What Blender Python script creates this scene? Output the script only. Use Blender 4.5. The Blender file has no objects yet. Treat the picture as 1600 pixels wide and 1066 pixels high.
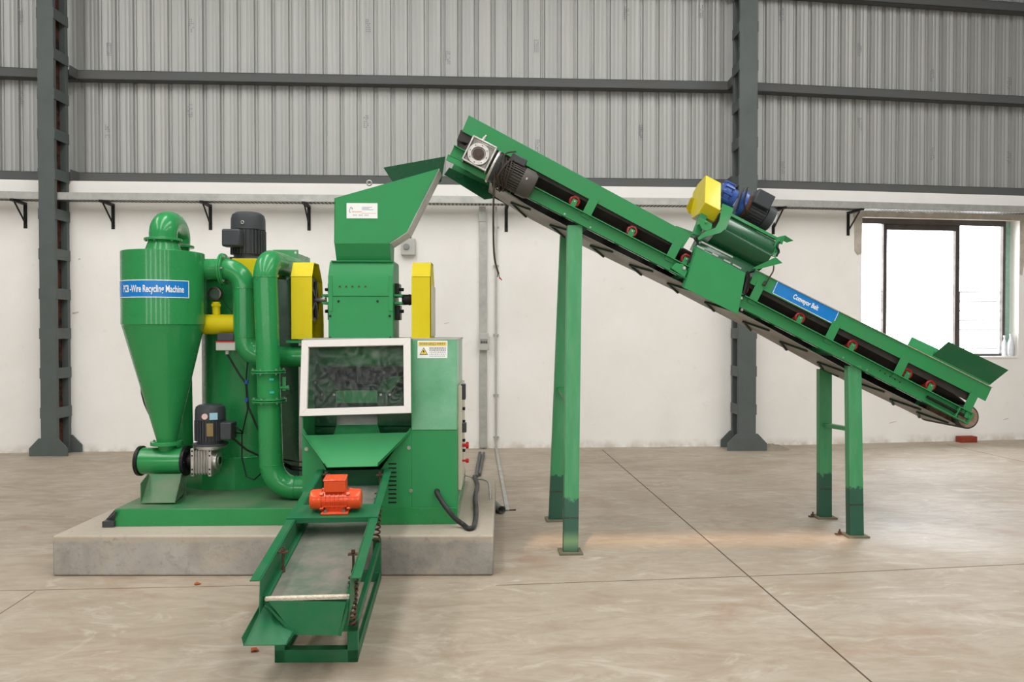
import bpy, bmesh, math, random
from mathutils import Vector, Matrix
random.seed(7)
R = math.radians
V = Vector
PI = math.pi
scn = bpy.context.scene
col = scn.collection

# ---------------------------------------------------------------- camera
FPX, YAW, PITCH, EYE = 1150.0, R(1.5), R(0.9), 1.45
cam_d = bpy.data.cameras.new('camera'); cam = bpy.data.objects.new('camera', cam_d); col.objects.link(cam)
cam_d.sensor_width = 36; cam_d.lens = FPX * 36 / 1600; cam_d.clip_end = 200
cam.location = (0, 0, EYE); cam.rotation_euler = (PI / 2 - PITCH, 0, -YAW)
scn.camera = cam
CAM = V((0, 0, EYE))
FW = V((math.sin(YAW) * math.cos(PITCH), math.cos(YAW) * math.cos(PITCH), -math.sin(PITCH)))
RT = V((math.cos(YAW), -math.sin(YAW), 0)); UP = RT.cross(FW)
def ray(u, v): return RT * ((u - 800) / FPX) + UP * ((533 - v) / FPX) + FW
def AD(u, v, d): return CAM + ray(u, v) * d                       # at a distance along the view axis
def AY(u, v, y): r = ray(u, v); return CAM + r * (y / r.y)        # on the plane Y = y
def AZ(u, v, z): r = ray(u, v); return CAM + r * ((z - EYE) / r.z)  # on the plane Z = z

# ---------------------------------------------------------------- light
w = bpy.data.worlds.new('world'); scn.world = w; w.use_nodes = True
w.node_tree.nodes['Background'].inputs[0].default_value = (0.93, 0.97, 1.0, 1)
w.node_tree.nodes['Background'].inputs[1].default_value = 11.0
scn.view_settings.view_transform = 'Standard'; scn.view_settings.look = 'None'
scn.view_settings.exposure = 0.05; scn.view_settings.gamma = 1; scn.view_settings.use_curve_mapping = False
def area(name, loc, rot, sx, sy, power, colr):
    d = bpy.data.lights.new(name, 'AREA'); d.shape = 'RECTANGLE'; d.size = sx; d.size_y = sy; d.energy = power; d.color = colr
    o = bpy.data.objects.new(name, d); col.objects.link(o); o.location = loc; o.rotation_euler = rot
    return o
for k, x in enumerate((-6.9, -4.2, -1.5, 1.2, 3.9, 6.6)):          # tall windows in the wall behind the camera
    area('window_daylight', (x, -6.85, 2.7), (PI / 2, 0, 0), 0.75, 2.8, 62, (1.0, 0.985, 0.955))
for x in (-6.0, -2.0, 2.0, 6.0):                                   # roof skylight strips
    area('skylight_daylight', (x, 1.2, 7.35), (0, 0, 0), 1.0, 11.0, 355, (1.0, 0.985, 0.96))

sd_ = bpy.data.lights.new('low_sun', 'SUN'); sd_.energy = 8; sd_.angle = R(0.35); sd_.color = (1.0, 0.60, 0.32)
so = bpy.data.objects.new('low_sun', sd_); col.objects.link(so); SUNV = V((0.30, 0.90, -0.25)).normalized()
so.rotation_euler = SUNV.to_track_quat('-Z', 'Y').to_euler(); so.location = (-4, -12, 6)

# ---------------------------------------------------------------- materials
def nt(name):
    m = bpy.data.materials.new(name); m.use_nodes = True
    return m, m.node_tree.nodes, m.node_tree.links, m.node_tree.nodes['Principled BSDF']
def mat(name, c, rough=0.45, metal=0.0, var=0.12, scale=6, c2=None, bump=0.0, bscale=60, coat=0.0, fac=None, rvar=0.1, spec=0.26):
    m, N, L, b = nt(name)
    tc = N.new('ShaderNodeTexCoord'); no = N.new('ShaderNodeTexNoise'); no.inputs['Scale'].default_value = scale
    no.inputs['Detail'].default_value = 6; no.inputs['Roughness'].default_value = 0.65
    L.new(tc.outputs['Object'], no.inputs['Vector'])
    mx = N.new('ShaderNodeMix'); mx.data_type = 'RGBA'
    mx.inputs[6].default_value = (*c, 1)
    mx.inputs[7].default_value = (*(c2 if c2 else tuple(min(1, x * (1 - var * 2.2)) for x in c)), 1)
    mr = N.new('ShaderNodeMapRange'); lo, hi = fac if fac else (0.35, 0.75)
    mr.inputs[1].default_value = lo; mr.inputs[2].default_value = hi
    L.new(no.outputs[0], mr.inputs[0]); L.new(mr.outputs[0], mx.inputs[0]); L.new(mx.outputs[2], b.inputs['Base Color'])
    rr = N.new('ShaderNodeMapRange'); rr.inputs[3].default_value = max(0.03, rough - rvar); rr.inputs[4].default_value = min(1, rough + rvar)
    rr.inputs[1].default_value = 0.3; rr.inputs[2].default_value = 0.7
    L.new(no.outputs[0], rr.inputs[0]); L.new(rr.outputs[0], b.inputs['Roughness'])
    b.inputs['Metallic'].default_value = metal; b.inputs['Coat Weight'].default_value = coat; b.inputs['Coat Roughness'].default_value = 0.08
    b.inputs['Specular IOR Level'].default_value = spec
    if bump:
        n2 = N.new('ShaderNodeTexNoise'); n2.inputs['Scale'].default_value = bscale; n2.inputs['Detail'].default_value = 4
        L.new(tc.outputs['Object'], n2.inputs['Vector'])
        bp = N.new('ShaderNodeBump'); bp.inputs['Strength'].default_value = bump; bp.inputs['Distance'].default_value = 0.01
        L.new(n2.outputs[0], bp.inputs['Height']); L.new(bp.outputs[0], b.inputs['Normal'])
    return m
G = mat('green_gloss_paint', (0.027, 0.270, 0.078), 0.25, var=0.05, scale=3, coat=0.25, bump=0.03, bscale=14)
GS = mat('green_sheet_paint', (0.027, 0.272, 0.086), 0.44, var=0.06, scale=4, c2=(0.036, 0.25, 0.088), coat=0.0, bump=0.03, bscale=10)
GC = mat('green_conveyor_paint', (0.030, 0.250, 0.080), 0.45, var=0.06, scale=5, c2=(0.042, 0.235, 0.088), bump=0.03, bscale=20)
GP_ = mat('reflection_lightened_green', (0.15, 0.40, 0.235), 0.36, var=0.06, scale=3, c2=(0.045, 0.27, 0.10), coat=0.5, bump=0.04, bscale=9)  # sheet green lightened, putting the panel's reflection into its colour
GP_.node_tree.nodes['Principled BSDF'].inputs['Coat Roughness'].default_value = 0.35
GD = mat('green_dusty_paint', (0.014, 0.135, 0.053), 0.42, scale=7, c2=(0.05, 0.14, 0.07), fac=(0.45, 0.85), bump=0.05, bscale=30)
GT = mat('dusty_green_deck', (0.04, 0.18, 0.075), 0.5, scale=4, c2=(0.16, 0.20, 0.13), fac=(0.3, 0.7), bump=0.04)
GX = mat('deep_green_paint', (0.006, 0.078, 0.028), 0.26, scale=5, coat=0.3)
Y1 = mat('yellow_paint', (0.66, 0.54, 0.004), 0.48, var=0.04, scale=5, coat=0.0)
Y2 = mat('bright_yellow_paint', (0.66, 0.55, 0.012), 0.35, var=0.04, scale=5, coat=0.2)
GREY = mat('dark_grey_motor_paint', (0.045, 0.05, 0.058), 0.42, scale=9, c2=(0.06, 0.062, 0.066))
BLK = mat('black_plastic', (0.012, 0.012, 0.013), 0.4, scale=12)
RUB = mat('worn_black_rubber', (0.030, 0.026, 0.024), 0.6, scale=10, c2=(0.06, 0.05, 0.045))
BELTG = mat('glare_grey_rubber_belt', (0.30, 0.28, 0.25), 0.45, scale=4, c2=(0.22, 0.205, 0.185))  # grey base colour carries the glare on the rubber
CLE = mat('dark_green_rubber_cleat', (0.02, 0.045, 0.032), 0.5)
ALU = mat('cast_aluminium', (0.62, 0.60, 0.57), 0.38, metal=0.85, scale=14, c2=(0.42, 0.40, 0.38), bump=0.15, bscale=60)
ALUD = mat('oily_cast_aluminium', (0.36, 0.345, 0.32), 0.42, metal=0.8, scale=14, c2=(0.18, 0.17, 0.155), bump=0.2, bscale=50)
STEEL = mat('bright_bolt_steel', (0.42, 0.42, 0.40), 0.38, metal=0.8)
GALV = mat('galvanised_steel', (0.50, 0.50, 0.47), 0.5, metal=0.45, scale=9, c2=(0.38, 0.38, 0.36))
REDP = mat('red_roller_paint', (0.26, 0.018, 0.014), 0.35, scale=9, coat=0.2)
ORG = mat('orange_red_motor_paint', (0.80, 0.085, 0.018), 0.32, var=0.05, coat=0.35)
BLUE = mat('blue_gearbox_paint', (0.035, 0.10, 0.36), 0.35, coat=0.2)
SIGNB = mat('blue_sign_vinyl', (0.01, 0.20, 0.58), 0.3, var=0.02)
WHITE = mat('white_print', (0.85, 0.86, 0.85), 0.45, var=0.01)
CREAM = mat('cream_panel_paint', (0.62, 0.58, 0.46), 0.5, var=0.04)
FRM = mat('white_aluminium_frame', (0.74, 0.71, 0.68), 0.4, var=0.02)
RUST = mat('rusty_steel', (0.115, 0.060, 0.036), 0.8, scale=20, c2=(0.040, 0.028, 0.022), bump=0.3, fac=(0.4, 0.62))
STL = mat('column_grey_paint', (0.105, 0.122, 0.118), 0.6, scale=3, c2=(0.09, 0.105, 0.10), bump=0.03)
GIRT = mat('girt_grey_paint', (0.095, 0.104, 0.106), 0.6, scale=3, c2=(0.11, 0.105, 0.095))
RWEB = mat('rusty_web_steel', (0.10, 0.035, 0.022), 0.85, scale=9, c2=(0.022, 0.018, 0.017), bump=0.3, fac=(0.42, 0.58))
FOOT = mat('dusty_steel_plate', (0.20, 0.16, 0.11), 0.8, scale=10, c2=(0.08, 0.12, 0.07))
BRK = mat('red_brick_clay', (0.30, 0.055, 0.03), 0.9, scale=15, bump=0.4)
CUPL = mat('grey_plastic_box', (0.50, 0.50, 0.47), 0.45, var=0.03)
COPR = mat('brown_cable_rubber', (0.05, 0.036, 0.028), 0.55)
GRAN = mat('white_foam_granules', (0.75, 0.68, 0.56), 0.9, scale=60, c2=(0.55, 0.45, 0.33), bump=0.8, bscale=120)
ORPR = mat('orange_print', (0.75, 0.28, 0.08), 0.5)
BLPR = mat('blue_print', (0.12, 0.16, 0.42), 0.5)
REDL = mat('red_plastic', (0.55, 0.02, 0.02), 0.35)
CYAN = mat('cyan_tape', (0.02, 0.55, 0.45), 0.4)
LEAF = mat('dry_leaf', (0.38, 0.09, 0.03), 0.8)
BOTT = mat('white_bottle_plastic', (0.78, 0.80, 0.85), 0.35)
MORT = mat('grey_mortar', (0.30, 0.26, 0.20), 0.95, scale=12, bump=0.8, bscale=40)
FRW = mat('brown_window_frame', (0.10, 0.085, 0.08), 0.45, metal=0.3)

def screen_mat():
    m = mat('fine_steel_mesh', (0.25, 0.235, 0.205), 0.42, metal=0.25, scale=5, c2=(0.12, 0.165, 0.125), fac=(0.4, 0.65), bump=0.2, bscale=7)
    return m
MESHM = screen_mat()
def glass_mat():
    m, N, L, b = nt('scuffed_clear_acrylic')
    b.inputs['Base Color'].default_value = (0.80, 0.84, 0.82, 1); b.inputs['Roughness'].default_value = 0.03
    b.inputs['Transmission Weight'].default_value = 1.0; b.inputs['IOR'].default_value = 1.12
    d = N.new('ShaderNodeBsdfDiffuse'); d.inputs[0].default_value = (0.7, 0.74, 0.72, 1)
    tc = N.new('ShaderNodeTexCoord')
    a = N.new('ShaderNodeTexNoise'); a.inputs['Scale'].default_value = 9; a.inputs['Distortion'].default_value = 4.5; a.inputs['Detail'].default_value = 9
    L.new(tc.outputs['Object'], a.inputs['Vector'])
    mr = N.new('ShaderNodeMapRange'); mr.inputs[1].default_value = 0.42; mr.inputs[2].default_value = 0.72; mr.inputs[3].default_value = 0.015; mr.inputs[4].default_value = 0.085
    L.new(a.outputs[0], mr.inputs[0])
    mx = N.new('ShaderNodeMixShader'); L.new(mr.outputs[0], mx.inputs[0]); L.new(b.outputs[0], mx.inputs[1]); L.new(d.outputs[0], mx.inputs[2])
    L.new(mx.outputs[0], N['Material Output'].inputs[0])
    return m
ACR = glass_mat()
def pane_mat():
    m, N, L, b = nt('window_glass')
    t = N.new('ShaderNodeBsdfTransparent'); g = N.new('ShaderNodeBsdfGlossy'); g.inputs['Roughness'].default_value = 0.02
    mx = N.new('ShaderNodeMixShader'); mx.inputs[0].default_value = 0.06
    L.new(t.outputs[0], mx.inputs[1]); L.new(g.outputs[0], mx.inputs[2]); L.new(mx.outputs[0], N['Material Output'].inputs[0])
    return m
PANE = pane_mat()

def ramp_noise(N, L, src, scale, lo, hi, detail=6, rough=0.6, dist=0.0, mapping=None):
    no = N.new('ShaderNodeTexNoise'); no.inputs['Scale'].default_value = scale; no.inputs['Detail'].default_value = detail
    no.inputs['Roughness'].default_value = rough; no.inputs['Distortion'].default_value = dist
    if mapping:
        mp = N.new('ShaderNodeMapping'); mp.inputs['Scale'].default_value = mapping; L.new(src, mp.inputs[0]); src = mp.outputs[0]
    L.new(src, no.inputs['Vector'])
    mr = N.new('ShaderNodeMapRange'); mr.inputs[1].default_value = lo; mr.inputs[2].default_value = hi
    L.new(no.outputs[0], mr.inputs[0]); return mr.outputs[0], no.outputs[0]
def mixc(N, L, fac, a, b2):
    mx = N.new('ShaderNodeMix'); mx.data_type = 'RGBA'
    if isinstance(fac, float): mx.inputs[0].default_value = fac
    else: L.new(fac, mx.inputs[0])
    if isinstance(a, tuple): mx.inputs[6].default_value = (*a, 1)
    else: L.new(a, mx.inputs[6])
    mx.inputs[7].default_value = (*b2, 1)
    return mx.outputs[2]
def mul(N, L, a, k):
    m = N.new('ShaderNodeMath'); m.operation = 'MULTIPLY'; L.new(a, m.inputs[0])
    if isinstance(k, (int, float)): m.inputs[1].default_value = k
    else: L.new(k, m.inputs[1])
    return m.outputs[0]
def floor_mat():
    m, N, L, b = nt('stained_concrete_floor')
    g = N.new('ShaderNodeNewGeometry'); P = g.outputs['Position']
    f1, _ = ramp_noise(N, L, P, 0.7, 0.35, 0.7, dist=0.6)
    c = mixc(N, L, f1, (0.415, 0.355, 0.285), (0.335, 0.28, 0.216))
    f2, _ = ramp_noise(N, L, P, 2.2, 0.5, 0.72, dist=1.2, mapping=(0.5, 1.6, 1))
    c = mixc(N, L, mul(N, L, f2, 0.75), c, (0.27, 0.20, 0.135))
    f3, _ = ramp_noise(N, L, P, 1.3, 0.56, 0.75, dist=0.8)
    c = mixc(N, L, mul(N, L, f3, 0.55), c, (0.52, 0.47, 0.40))
    f6, _ = ramp_noise(N, L, P, 6.5, 0.42, 0.66, detail=9, rough=0.72, dist=1.6, mapping=(0.45, 1.3, 1))
    c = mixc(N, L, mul(N, L, f6, 0.6), c, (0.27, 0.205, 0.145))
    f7, _ = ramp_noise(N, L, P, 3.1, 0.55, 0.78, detail=9, rough=0.7, dist=2.2, mapping=(0.6, 1.2, 1))
    c = mixc(N, L, mul(N, L, f7, 0.7), c, (0.58, 0.54, 0.48))
    f5, _ = ramp_noise(N, L, P, 0.9, 0.60, 0.74, dist=1.5)
    c = mixc(N, L, mul(N, L, f5, 0.6), c, (0.28, 0.15, 0.085))
    f4, n4 = ramp_noise(N, L, P, 40, 0.66, 0.76)
    c = mixc(N, L, mul(N, L, f4, 0.5), c, (0.2, 0.15, 0.1))
    L.new(c, b.inputs['Base Color'])
    rr = N.new('ShaderNodeMapRange'); rr.inputs[3].default_value = 0.50; rr.inputs[4].default_value = 0.68; L.new(f1, rr.inputs[0]); L.new(rr.outputs[0], b.inputs['Roughness'])
    bp = N.new('ShaderNodeBump'); bp.inputs['Strength'].default_value = 0.08; bp.inputs['Distance'].default_value = 0.01; L.new(n4, bp.inputs['Height']); L.new(bp.outputs[0], b.inputs['Normal'])
    return m
FLOORM = floor_mat()
def plinth_mat():
    m, N, L, b = nt('rough_cement_plinth')
    g = N.new('ShaderNodeNewGeometry'); P = g.outputs['Position']
    f1, n1 = ramp_noise(N, L, P, 2.2, 0.35, 0.68, dist=0.5)
    c = mixc(N, L, f1, (0.43, 0.405, 0.365), (0.235, 0.222, 0.205))
    f8, _ = ramp_noise(N, L, P, 9, 0.52, 0.7, detail=9, rough=0.75, dist=1.0)
    c = mixc(N, L, mul(N, L, f8, 0.55), c, (0.19, 0.175, 0.15))
    f2, _ = ramp_noise(N, L, P, 5, 0.5, 0.75, dist=0.8)
    c = mixc(N, L, mul(N, L, f2, 0.7), c, (0.44, 0.37, 0.28))
    sx = N.new('ShaderNodeSeparateXYZ'); L.new(P, sx.inputs[0])     # sandy screed coat on the top few centimetres
    n5 = N.new('ShaderNodeTexNoise'); n5.inputs['Scale'].default_value = 7; L.new(P, n5.inputs['Vector'])
    ad = N.new('ShaderNodeMath'); ad.operation = 'MULTIPLY_ADD'; L.new(n5.outputs[0], ad.inputs[0]); ad.inputs[1].default_value = 0.08; L.new(sx.outputs[2], ad.inputs[2])
    mz = N.new('ShaderNodeMapRange'); mz.inputs[1].default_value = 0.235; mz.inputs[2].default_value = 0.255; L.new(ad.outputs[0], mz.inputs[0])
    c = mixc(N, L, mul(N, L, mz.outputs[0], 0.75), c, (0.43, 0.37, 0.29))
    f3, n3 = ramp_noise(N, L, P, 26, 0.6, 0.75)
    c = mixc(N, L, mul(N, L, f3, 0.5), c, (0.16, 0.13, 0.10))
    L.new(c, b.inputs['Base Color']); b.inputs['Roughness'].default_value = 0.85
    bp = N.new('ShaderNodeBump'); bp.inputs['Strength'].default_value = 0.35; bp.inputs['Distance'].default_value = 0.01; L.new(n3, bp.inputs['Height']); L.new(bp.outputs[0], b.inputs['Normal'])
    return m
PLM = plinth_mat()
def wall_mat():
    m, N, L, b = nt('whitewashed_plaster')
    g = N.new('ShaderNodeNewGeometry'); P = g.outputs['Position']
    f1, n1 = ramp_noise(N, L, P, 1.1, 0.35, 0.7, dist=0.4)
    c = mixc(N, L, f1, (0.89, 0.87, 0.84), (0.83, 0.805, 0.77))
    f2, n2 = ramp_noise(N, L, P, 9, 0.64, 0.8)
    c = mixc(N, L, mul(N, L, f2, 0.35), c, (0.58, 0.53, 0.46))
    # splashes of dirt in the lowest hand's breadth
    sx = N.new('ShaderNodeSeparateXYZ'); L.new(P, sx.inputs[0])
    mz = N.new('ShaderNodeMapRange'); mz.inputs[1].default_value = 0.0; mz.inputs[2].default_value = 0.11; mz.inputs[3].default_value = 1; mz.inputs[4].default_value = 0; L.new(sx.outputs[2], mz.inputs[0])
    f3, _ = ramp_noise(N, L, P, 6, 0.40, 0.62)
    c = mixc(N, L, mul(N, L, mul(N, L, mz.outputs[0], f3), 0.6), c, (0.42, 0.34, 0.25))
    L.new(c, b.inputs['Base Color']); b.inputs['Roughness'].default_value = 0.85
    bp = N.new('ShaderNodeBump'); bp.inputs['Strength'].default_value = 0.12; bp.inputs['Distance'].default_value = 0.02; L.new(n2, bp.inputs['Height']); L.new(bp.outputs[0], b.inputs['Normal'])
    return m
WALLM = wall_mat()
def clad_mat():
    m, N, L, b = nt('galvalume_cladding')
    g = N.new('ShaderNodeNewGeometry'); P = g.outputs['Position']
    f1, _ = ramp_noise(N, L, P, 1.0, 0.35, 0.7, mapping=(9, 1, 0.15))
    c = mixc(N, L, f1, (0.42, 0.425, 0.41), (0.355, 0.365, 0.355))
    f2, _ = ramp_noise(N, L, P, 1.0, 0.5, 0.8, mapping=(60, 1, 0.1))
    c = mixc(N, L, mul(N, L, f2, 0.35), c, (0.46, 0.42, 0.40))
    L.new(c, b.inputs['Base Color']); b.inputs['Roughness'].default_value = 0.5; b.inputs['Metallic'].default_value = 0.25
    return m
CLAD = clad_mat()
def leg_mat():
    m, N, L, b = nt('leg_paint_with_dark_dipped_foot')
    g = N.new('ShaderNodeNewGeometry'); P = g.outputs['Position']
    f1, n1 = ramp_noise(N, L, P, 5, 0.4, 0.75, mapping=(4, 4, 0.6))
    c = mixc(N, L, f1, (0.040, 0.255, 0.095), (0.075, 0.30, 0.13))
    sx = N.new('ShaderNodeSeparateXYZ'); L.new(P, sx.inputs[0])
    n2 = N.new('ShaderNodeTexNoise'); n2.inputs['Scale'].default_value = 22; L.new(P, n2.inputs['Vector'])
    ad = N.new('ShaderNodeMath'); ad.operation = 'MULTIPLY_ADD'; L.new(n2.outputs[0], ad.inputs[0]); ad.inputs[1].default_value = 0.10; L.new(sx.outputs[2], ad.inputs[2])
    mz = N.new('ShaderNodeMapRange'); mz.inputs[1].default_value = 0.385; mz.inputs[2].default_value = 0.40; mz.inputs[3].default_value = 1; mz.inputs[4].default_value = 0; L.new(ad.outputs[0], mz.inputs[0])
    c = mixc(N, L, mz.outputs[0], c, (0.014, 0.085, 0.05))
    L.new(c, b.inputs['Base Color']); b.inputs['Roughness'].default_value = 0.42
    return m
LEGM = leg_mat()

# ---------------------------------------------------------------- mesh builder
class MB:
    def __init__(s): s.v = []; s.f = []
    def add(s, vs, fs):
        n = len(s.v); s.v += [V(p) for p in vs]; s.f += [tuple(i + n for i in f) for f in fs]; return s
    def prism(s, pts, vec):
        pts = [V(p) for p in pts]; vec = V(vec); n = len(pts)
        nrm = V((0, 0, 0))
        for i in range(n): nrm += pts[i].cross(pts[(i + 1) % n])
        if nrm.dot(vec) > 0: pts = pts[::-1]
        vs = pts + [p + vec for p in pts]
        fs = [tuple(range(n)), tuple(range(2 * n - 1, n - 1, -1))] + [(i, i + n, (i + 1) % n + n, (i + 1) % n) for i in range(n)]
        fs = [fs[0], fs[1]] + [tuple(reversed(f)) for f in fs[2:]]
        return s.add(vs, [tuple(reversed(f)) for f in fs[:2]] + fs[2:]) if False else s.add(vs, fs)
    def sheet(s, pts, th):
        pts = [V(p) for p in pts]; nrm = V((0, 0, 0)); c = sum(pts, V()) / len(pts)
        for i in range(len(pts)): nrm += (pts[i] - c).cross(pts[(i + 1) % len(pts)] - c)
        return s.prism([p - nrm.normalized() * th / 2 for p in pts], nrm.normalized() * th)
    def box(s, a, b):
        a, b = V(a), V(b)
        lo = [min(a[i], b[i]) for i in range(3)]; hi = [max(a[i], b[i]) for i in range(3)]
        return s.prism([(lo[0], lo[1], lo[2]), (hi[0], lo[1], lo[2]), (hi[0], hi[1], lo[2]), (lo[0], hi[1], lo[2])], (0, 0, hi[2] - lo[2]))
    def obox(s, c, ax, ay, az):     # oriented box, full-size axes
        c, ax, ay, az = V(c), V(ax), V(ay), V(az)
        p = c - az / 2
        return s.prism([p - ax / 2 - ay / 2, p + ax / 2 - ay / 2, p + ax / 2 + ay / 2, p - ax / 2 + ay / 2], az)
    def bar(s, a, b, w_, h_, up=(0, 0, 1)):
        a, b = V(a), V(b); d = (b - a).normalized(); up = V(up)
        x = d.cross(up)
        if x.length < 1e-4: x = d.cross(V((0, 1, 0)))
        x.normalize(); z = x.cross(d).normalized()
        return s.prism([a - x * w_ / 2 - z * h_ / 2, a + x * w_ / 2 - z * h_ / 2, a + x * w_ / 2 + z * h_ / 2, a - x * w_ / 2 + z * h_ / 2], b - a)
    def cyl(s, a, b, r0, r1=None, n=28, caps=True):
        a, b = V(a), V(b); r1 = r0 if r1 is None else r1
        d = (b - a).normalized(); x = d.orthogonal().normalized(); y = d.cross(x)
        vs = []
        for c, r in ((a, r0), (b, r1)):
            for i in range(n): t = 2 * PI * i / n; vs.append(c + (x * math.cos(t) + y * math.sin(t)) * r)
        fs = [(i, (i + 1) % n, (i + 1) % n + n, i + n) for i in range(n)]
        if caps: fs += [tuple(range(n - 1, -1, -1)), tuple(range(n, 2 * n))]
        return s.add(vs, fs)
    def lathe(s, a, axis, prof, n=40):   # prof = [(dist along axis, radius)...]
        a = V(a); d = V(axis).normalized(); x = d.orthogonal().normalized(); y = d.cross(x); vs = []; m = len(prof)
        for h, r in prof:
            for i in range(n): t = 2 * PI * i / n; vs.append(a + d * h + (x * math.cos(t) + y * math.sin(t)) * max(r, 1e-4))
        fs = []
        for k in range(m - 1):
            for i in range(n): fs.append((k * n + i, k * n + (i + 1) % n, (k + 1) * n + (i + 1) % n, (k + 1) * n + i))
        fs += [tuple(range(n - 1, -1, -1)), tuple(range((m - 1) * n, m * n))]
        return s.add(vs, fs)
    def tube(s, path, r, n=20, caps=True):
        P = [V(p) for p in path]; m = len(P); rr = r if isinstance(r, (list, tuple)) else [r] * m
        vs = []; d0 = (P[1] - P[0]).normalized(); x = d0.orthogonal().normalized()
        for k in range(m):
            d = (P[min(k + 1, m - 1)] - P[max(k - 1, 0)]).normalized()
            x = (x - d * x.dot(d)).normalized(); y = d.cross(x)
            for i in range(n): t = 2 * PI * i / n; vs.append(P[k] + (x * math.cos(t) + y * math.sin(t)) * rr[k])
        fs = []
        for k in range(m - 1):
            for i in range(n): fs.append((k * n + i, k * n + (i + 1) % n, (k + 1) * n + (i + 1) % n, (k + 1) * n + i))
        if caps: fs += [tuple(range(n - 1, -1, -1)), tuple(range((m - 1) * n, m * n))]
        return s.add(vs, fs)
    def torus(s, c, axis, R0, r, n=28, k=10):
        c = V(c); d = V(axis).normalized(); x = d.orthogonal().normalized(); y = d.cross(x); vs = []
        for i in range(n):
            t = 2 * PI * i / n; e = x * math.cos(t) + y * math.sin(t)
            for j in range(k): q = 2 * PI * j / k; vs.append(c + e * (R0 + r * math.cos(q)) + d * r * math.sin(q))
        fs = [(i * k + j, ((i + 1) % n) * k + j, ((i + 1) % n) * k + (j + 1) % k, i * k + (j + 1) % k) for i in range(n) for j in range(k)]
        return s.add(vs, fs)
    def ball(s, c, r, n=16):
        prof = [(-r * math.cos(PI * i / n), r * math.sin(PI * i / n)) for i in range(n + 1)]
        return s.lathe(c, (0, 0, 1), prof, n * 2)
ORG_OF = {}
def finish(name, mb, m, origin, parent=None, bevel=0.0, sharp=35):
    me = bpy.data.meshes.new(name)
    me.from_pydata([tuple(p - origin) for p in mb.v], [], mb.f); me.materials.append(m)
    bm = bmesh.new(); bm.from_mesh(me); bmesh.ops.recalc_face_normals(bm, faces=bm.faces); bm.to_mesh(me); bm.free()
    for p in me.polygons: p.use_smooth = True
    me.set_sharp_from_angle(angle=R(sharp))
    o = bpy.data.objects.new(name, me); col.objects.link(o)
    if parent: o.parent = parent; ORG_OF[o.name] = origin
    else: o.location = origin; ORG_OF[o.name] = origin
    if bevel:
        b = o.modifiers.new('bevel', 'BEVEL'); b.width = bevel; b.segments = 2; b.limit_method = 'ANGLE'; b.angle_limit = R(40)
        b.harden_normals = False
    return o
def tagit(o, label, cat, group=None):
    o['label'] = label; o['category'] = cat
    if group: o['group'] = group
    return o
def thing(name, loc, label, cat, group=None):
    o = bpy.data.objects.new(name, None); col.objects.link(o); o.location = loc; o.empty_display_size = 0.1
    ORG_OF[o.name] = V(loc); return tagit(o, label, cat, group)
def part(name, mb, m, parent, bevel=0.0, label=None, sharp=35):
    o = finish(name, mb, m, ORG_OF[parent.name], parent, bevel, sharp)
    if label: o['label'] = label
    return o
def solo(name, mb, m, label, cat, group=None, bevel=0.0):
    zs = min(p.z for p in mb.v); c = sum(mb.v, V()) / len(mb.v)
    return tagit(finish(name, mb, m, V((c.x, c.y, zs)), None, bevel), label, cat, group)
def struct(name, mb, m, bevel=0.0, parent=None):
    if parent: return part(name, mb, m, parent, bevel)
    zs = min(p.z for p in mb.v); c = sum(mb.v, V()) / len(mb.v)
    o = finish(name, mb, m, V((c.x, c.y, zs)), None, bevel); o['kind'] = 'structure'; return o
def lerp(a, b, t): return V(a) * (1 - t) + V(b) * t
def arc3(p0, c, p1, n=10):      # quadratic-ish smooth bend from p0 to p1 with corner c (circle-like)
    p0, c, p1 = V(p0), V(c), V(p1); a = p0 - c; b = p1 - c
    return [c + a * (1 - math.sin(PI / 2 * i / n)) + b * (1 - math.cos(PI / 2 * i / n)) for i in range(n + 1)]
def text_mb(body, size, xs=1.0, bold=0.0, extrude=0.0):
    cu = bpy.data.curves.new('t', 'FONT'); cu.body = body; cu.size = size; cu.align_x = 'CENTER'; cu.align_y = 'CENTER'
    cu.offset = bold; cu.extrude = extrude; cu.resolution_u = 3
    o = bpy.data.objects.new('t', cu); col.objects.link(o)
    dg = bpy.context.evaluated_depsgraph_get(); dg.update()
    me = bpy.data.meshes.new_from_object(o.evaluated_get(dg))
    vs = [(v.co.x * xs, v.co.y, v.co.z) for v in me.vertices]; fs = [tuple(p.vertices) for p in me.polygons]
    bpy.data.objects.remove(o); bpy.data.curves.remove(cu); bpy.data.meshes.remove(me)
    return vs, fs
def text_on(mb, body, size, c, ax, ay, xs=1.0, bold=0.0):
    vs, fs = text_mb(body, size, xs, bold)
    c, ax, ay = V(c), V(ax).normalized(), V(ay).normalized()
    return mb.add([c + ax * x + ay * y for x, y, z in vs], fs)
def bolt(mb, p, axis, r=0.008, h=0.007):
    a = V(axis).normalized(); p = V(p); mb.cyl(p - a * 0.001, p + a * h * 0.3, r * 1.35, n=14); mb.cyl(p + a * h * 0.3, p + a * h, r, n=6)
def bolts(parent, items, m=None, name='bolt'):
    for it in items:
        mb = MB(); bolt(mb, *it); part(name, mb, m or STEEL, parent)
XA, YA, ZA = V((1, 0, 0)), V((0, 1, 0)), V((0, 0, 1))

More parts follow.
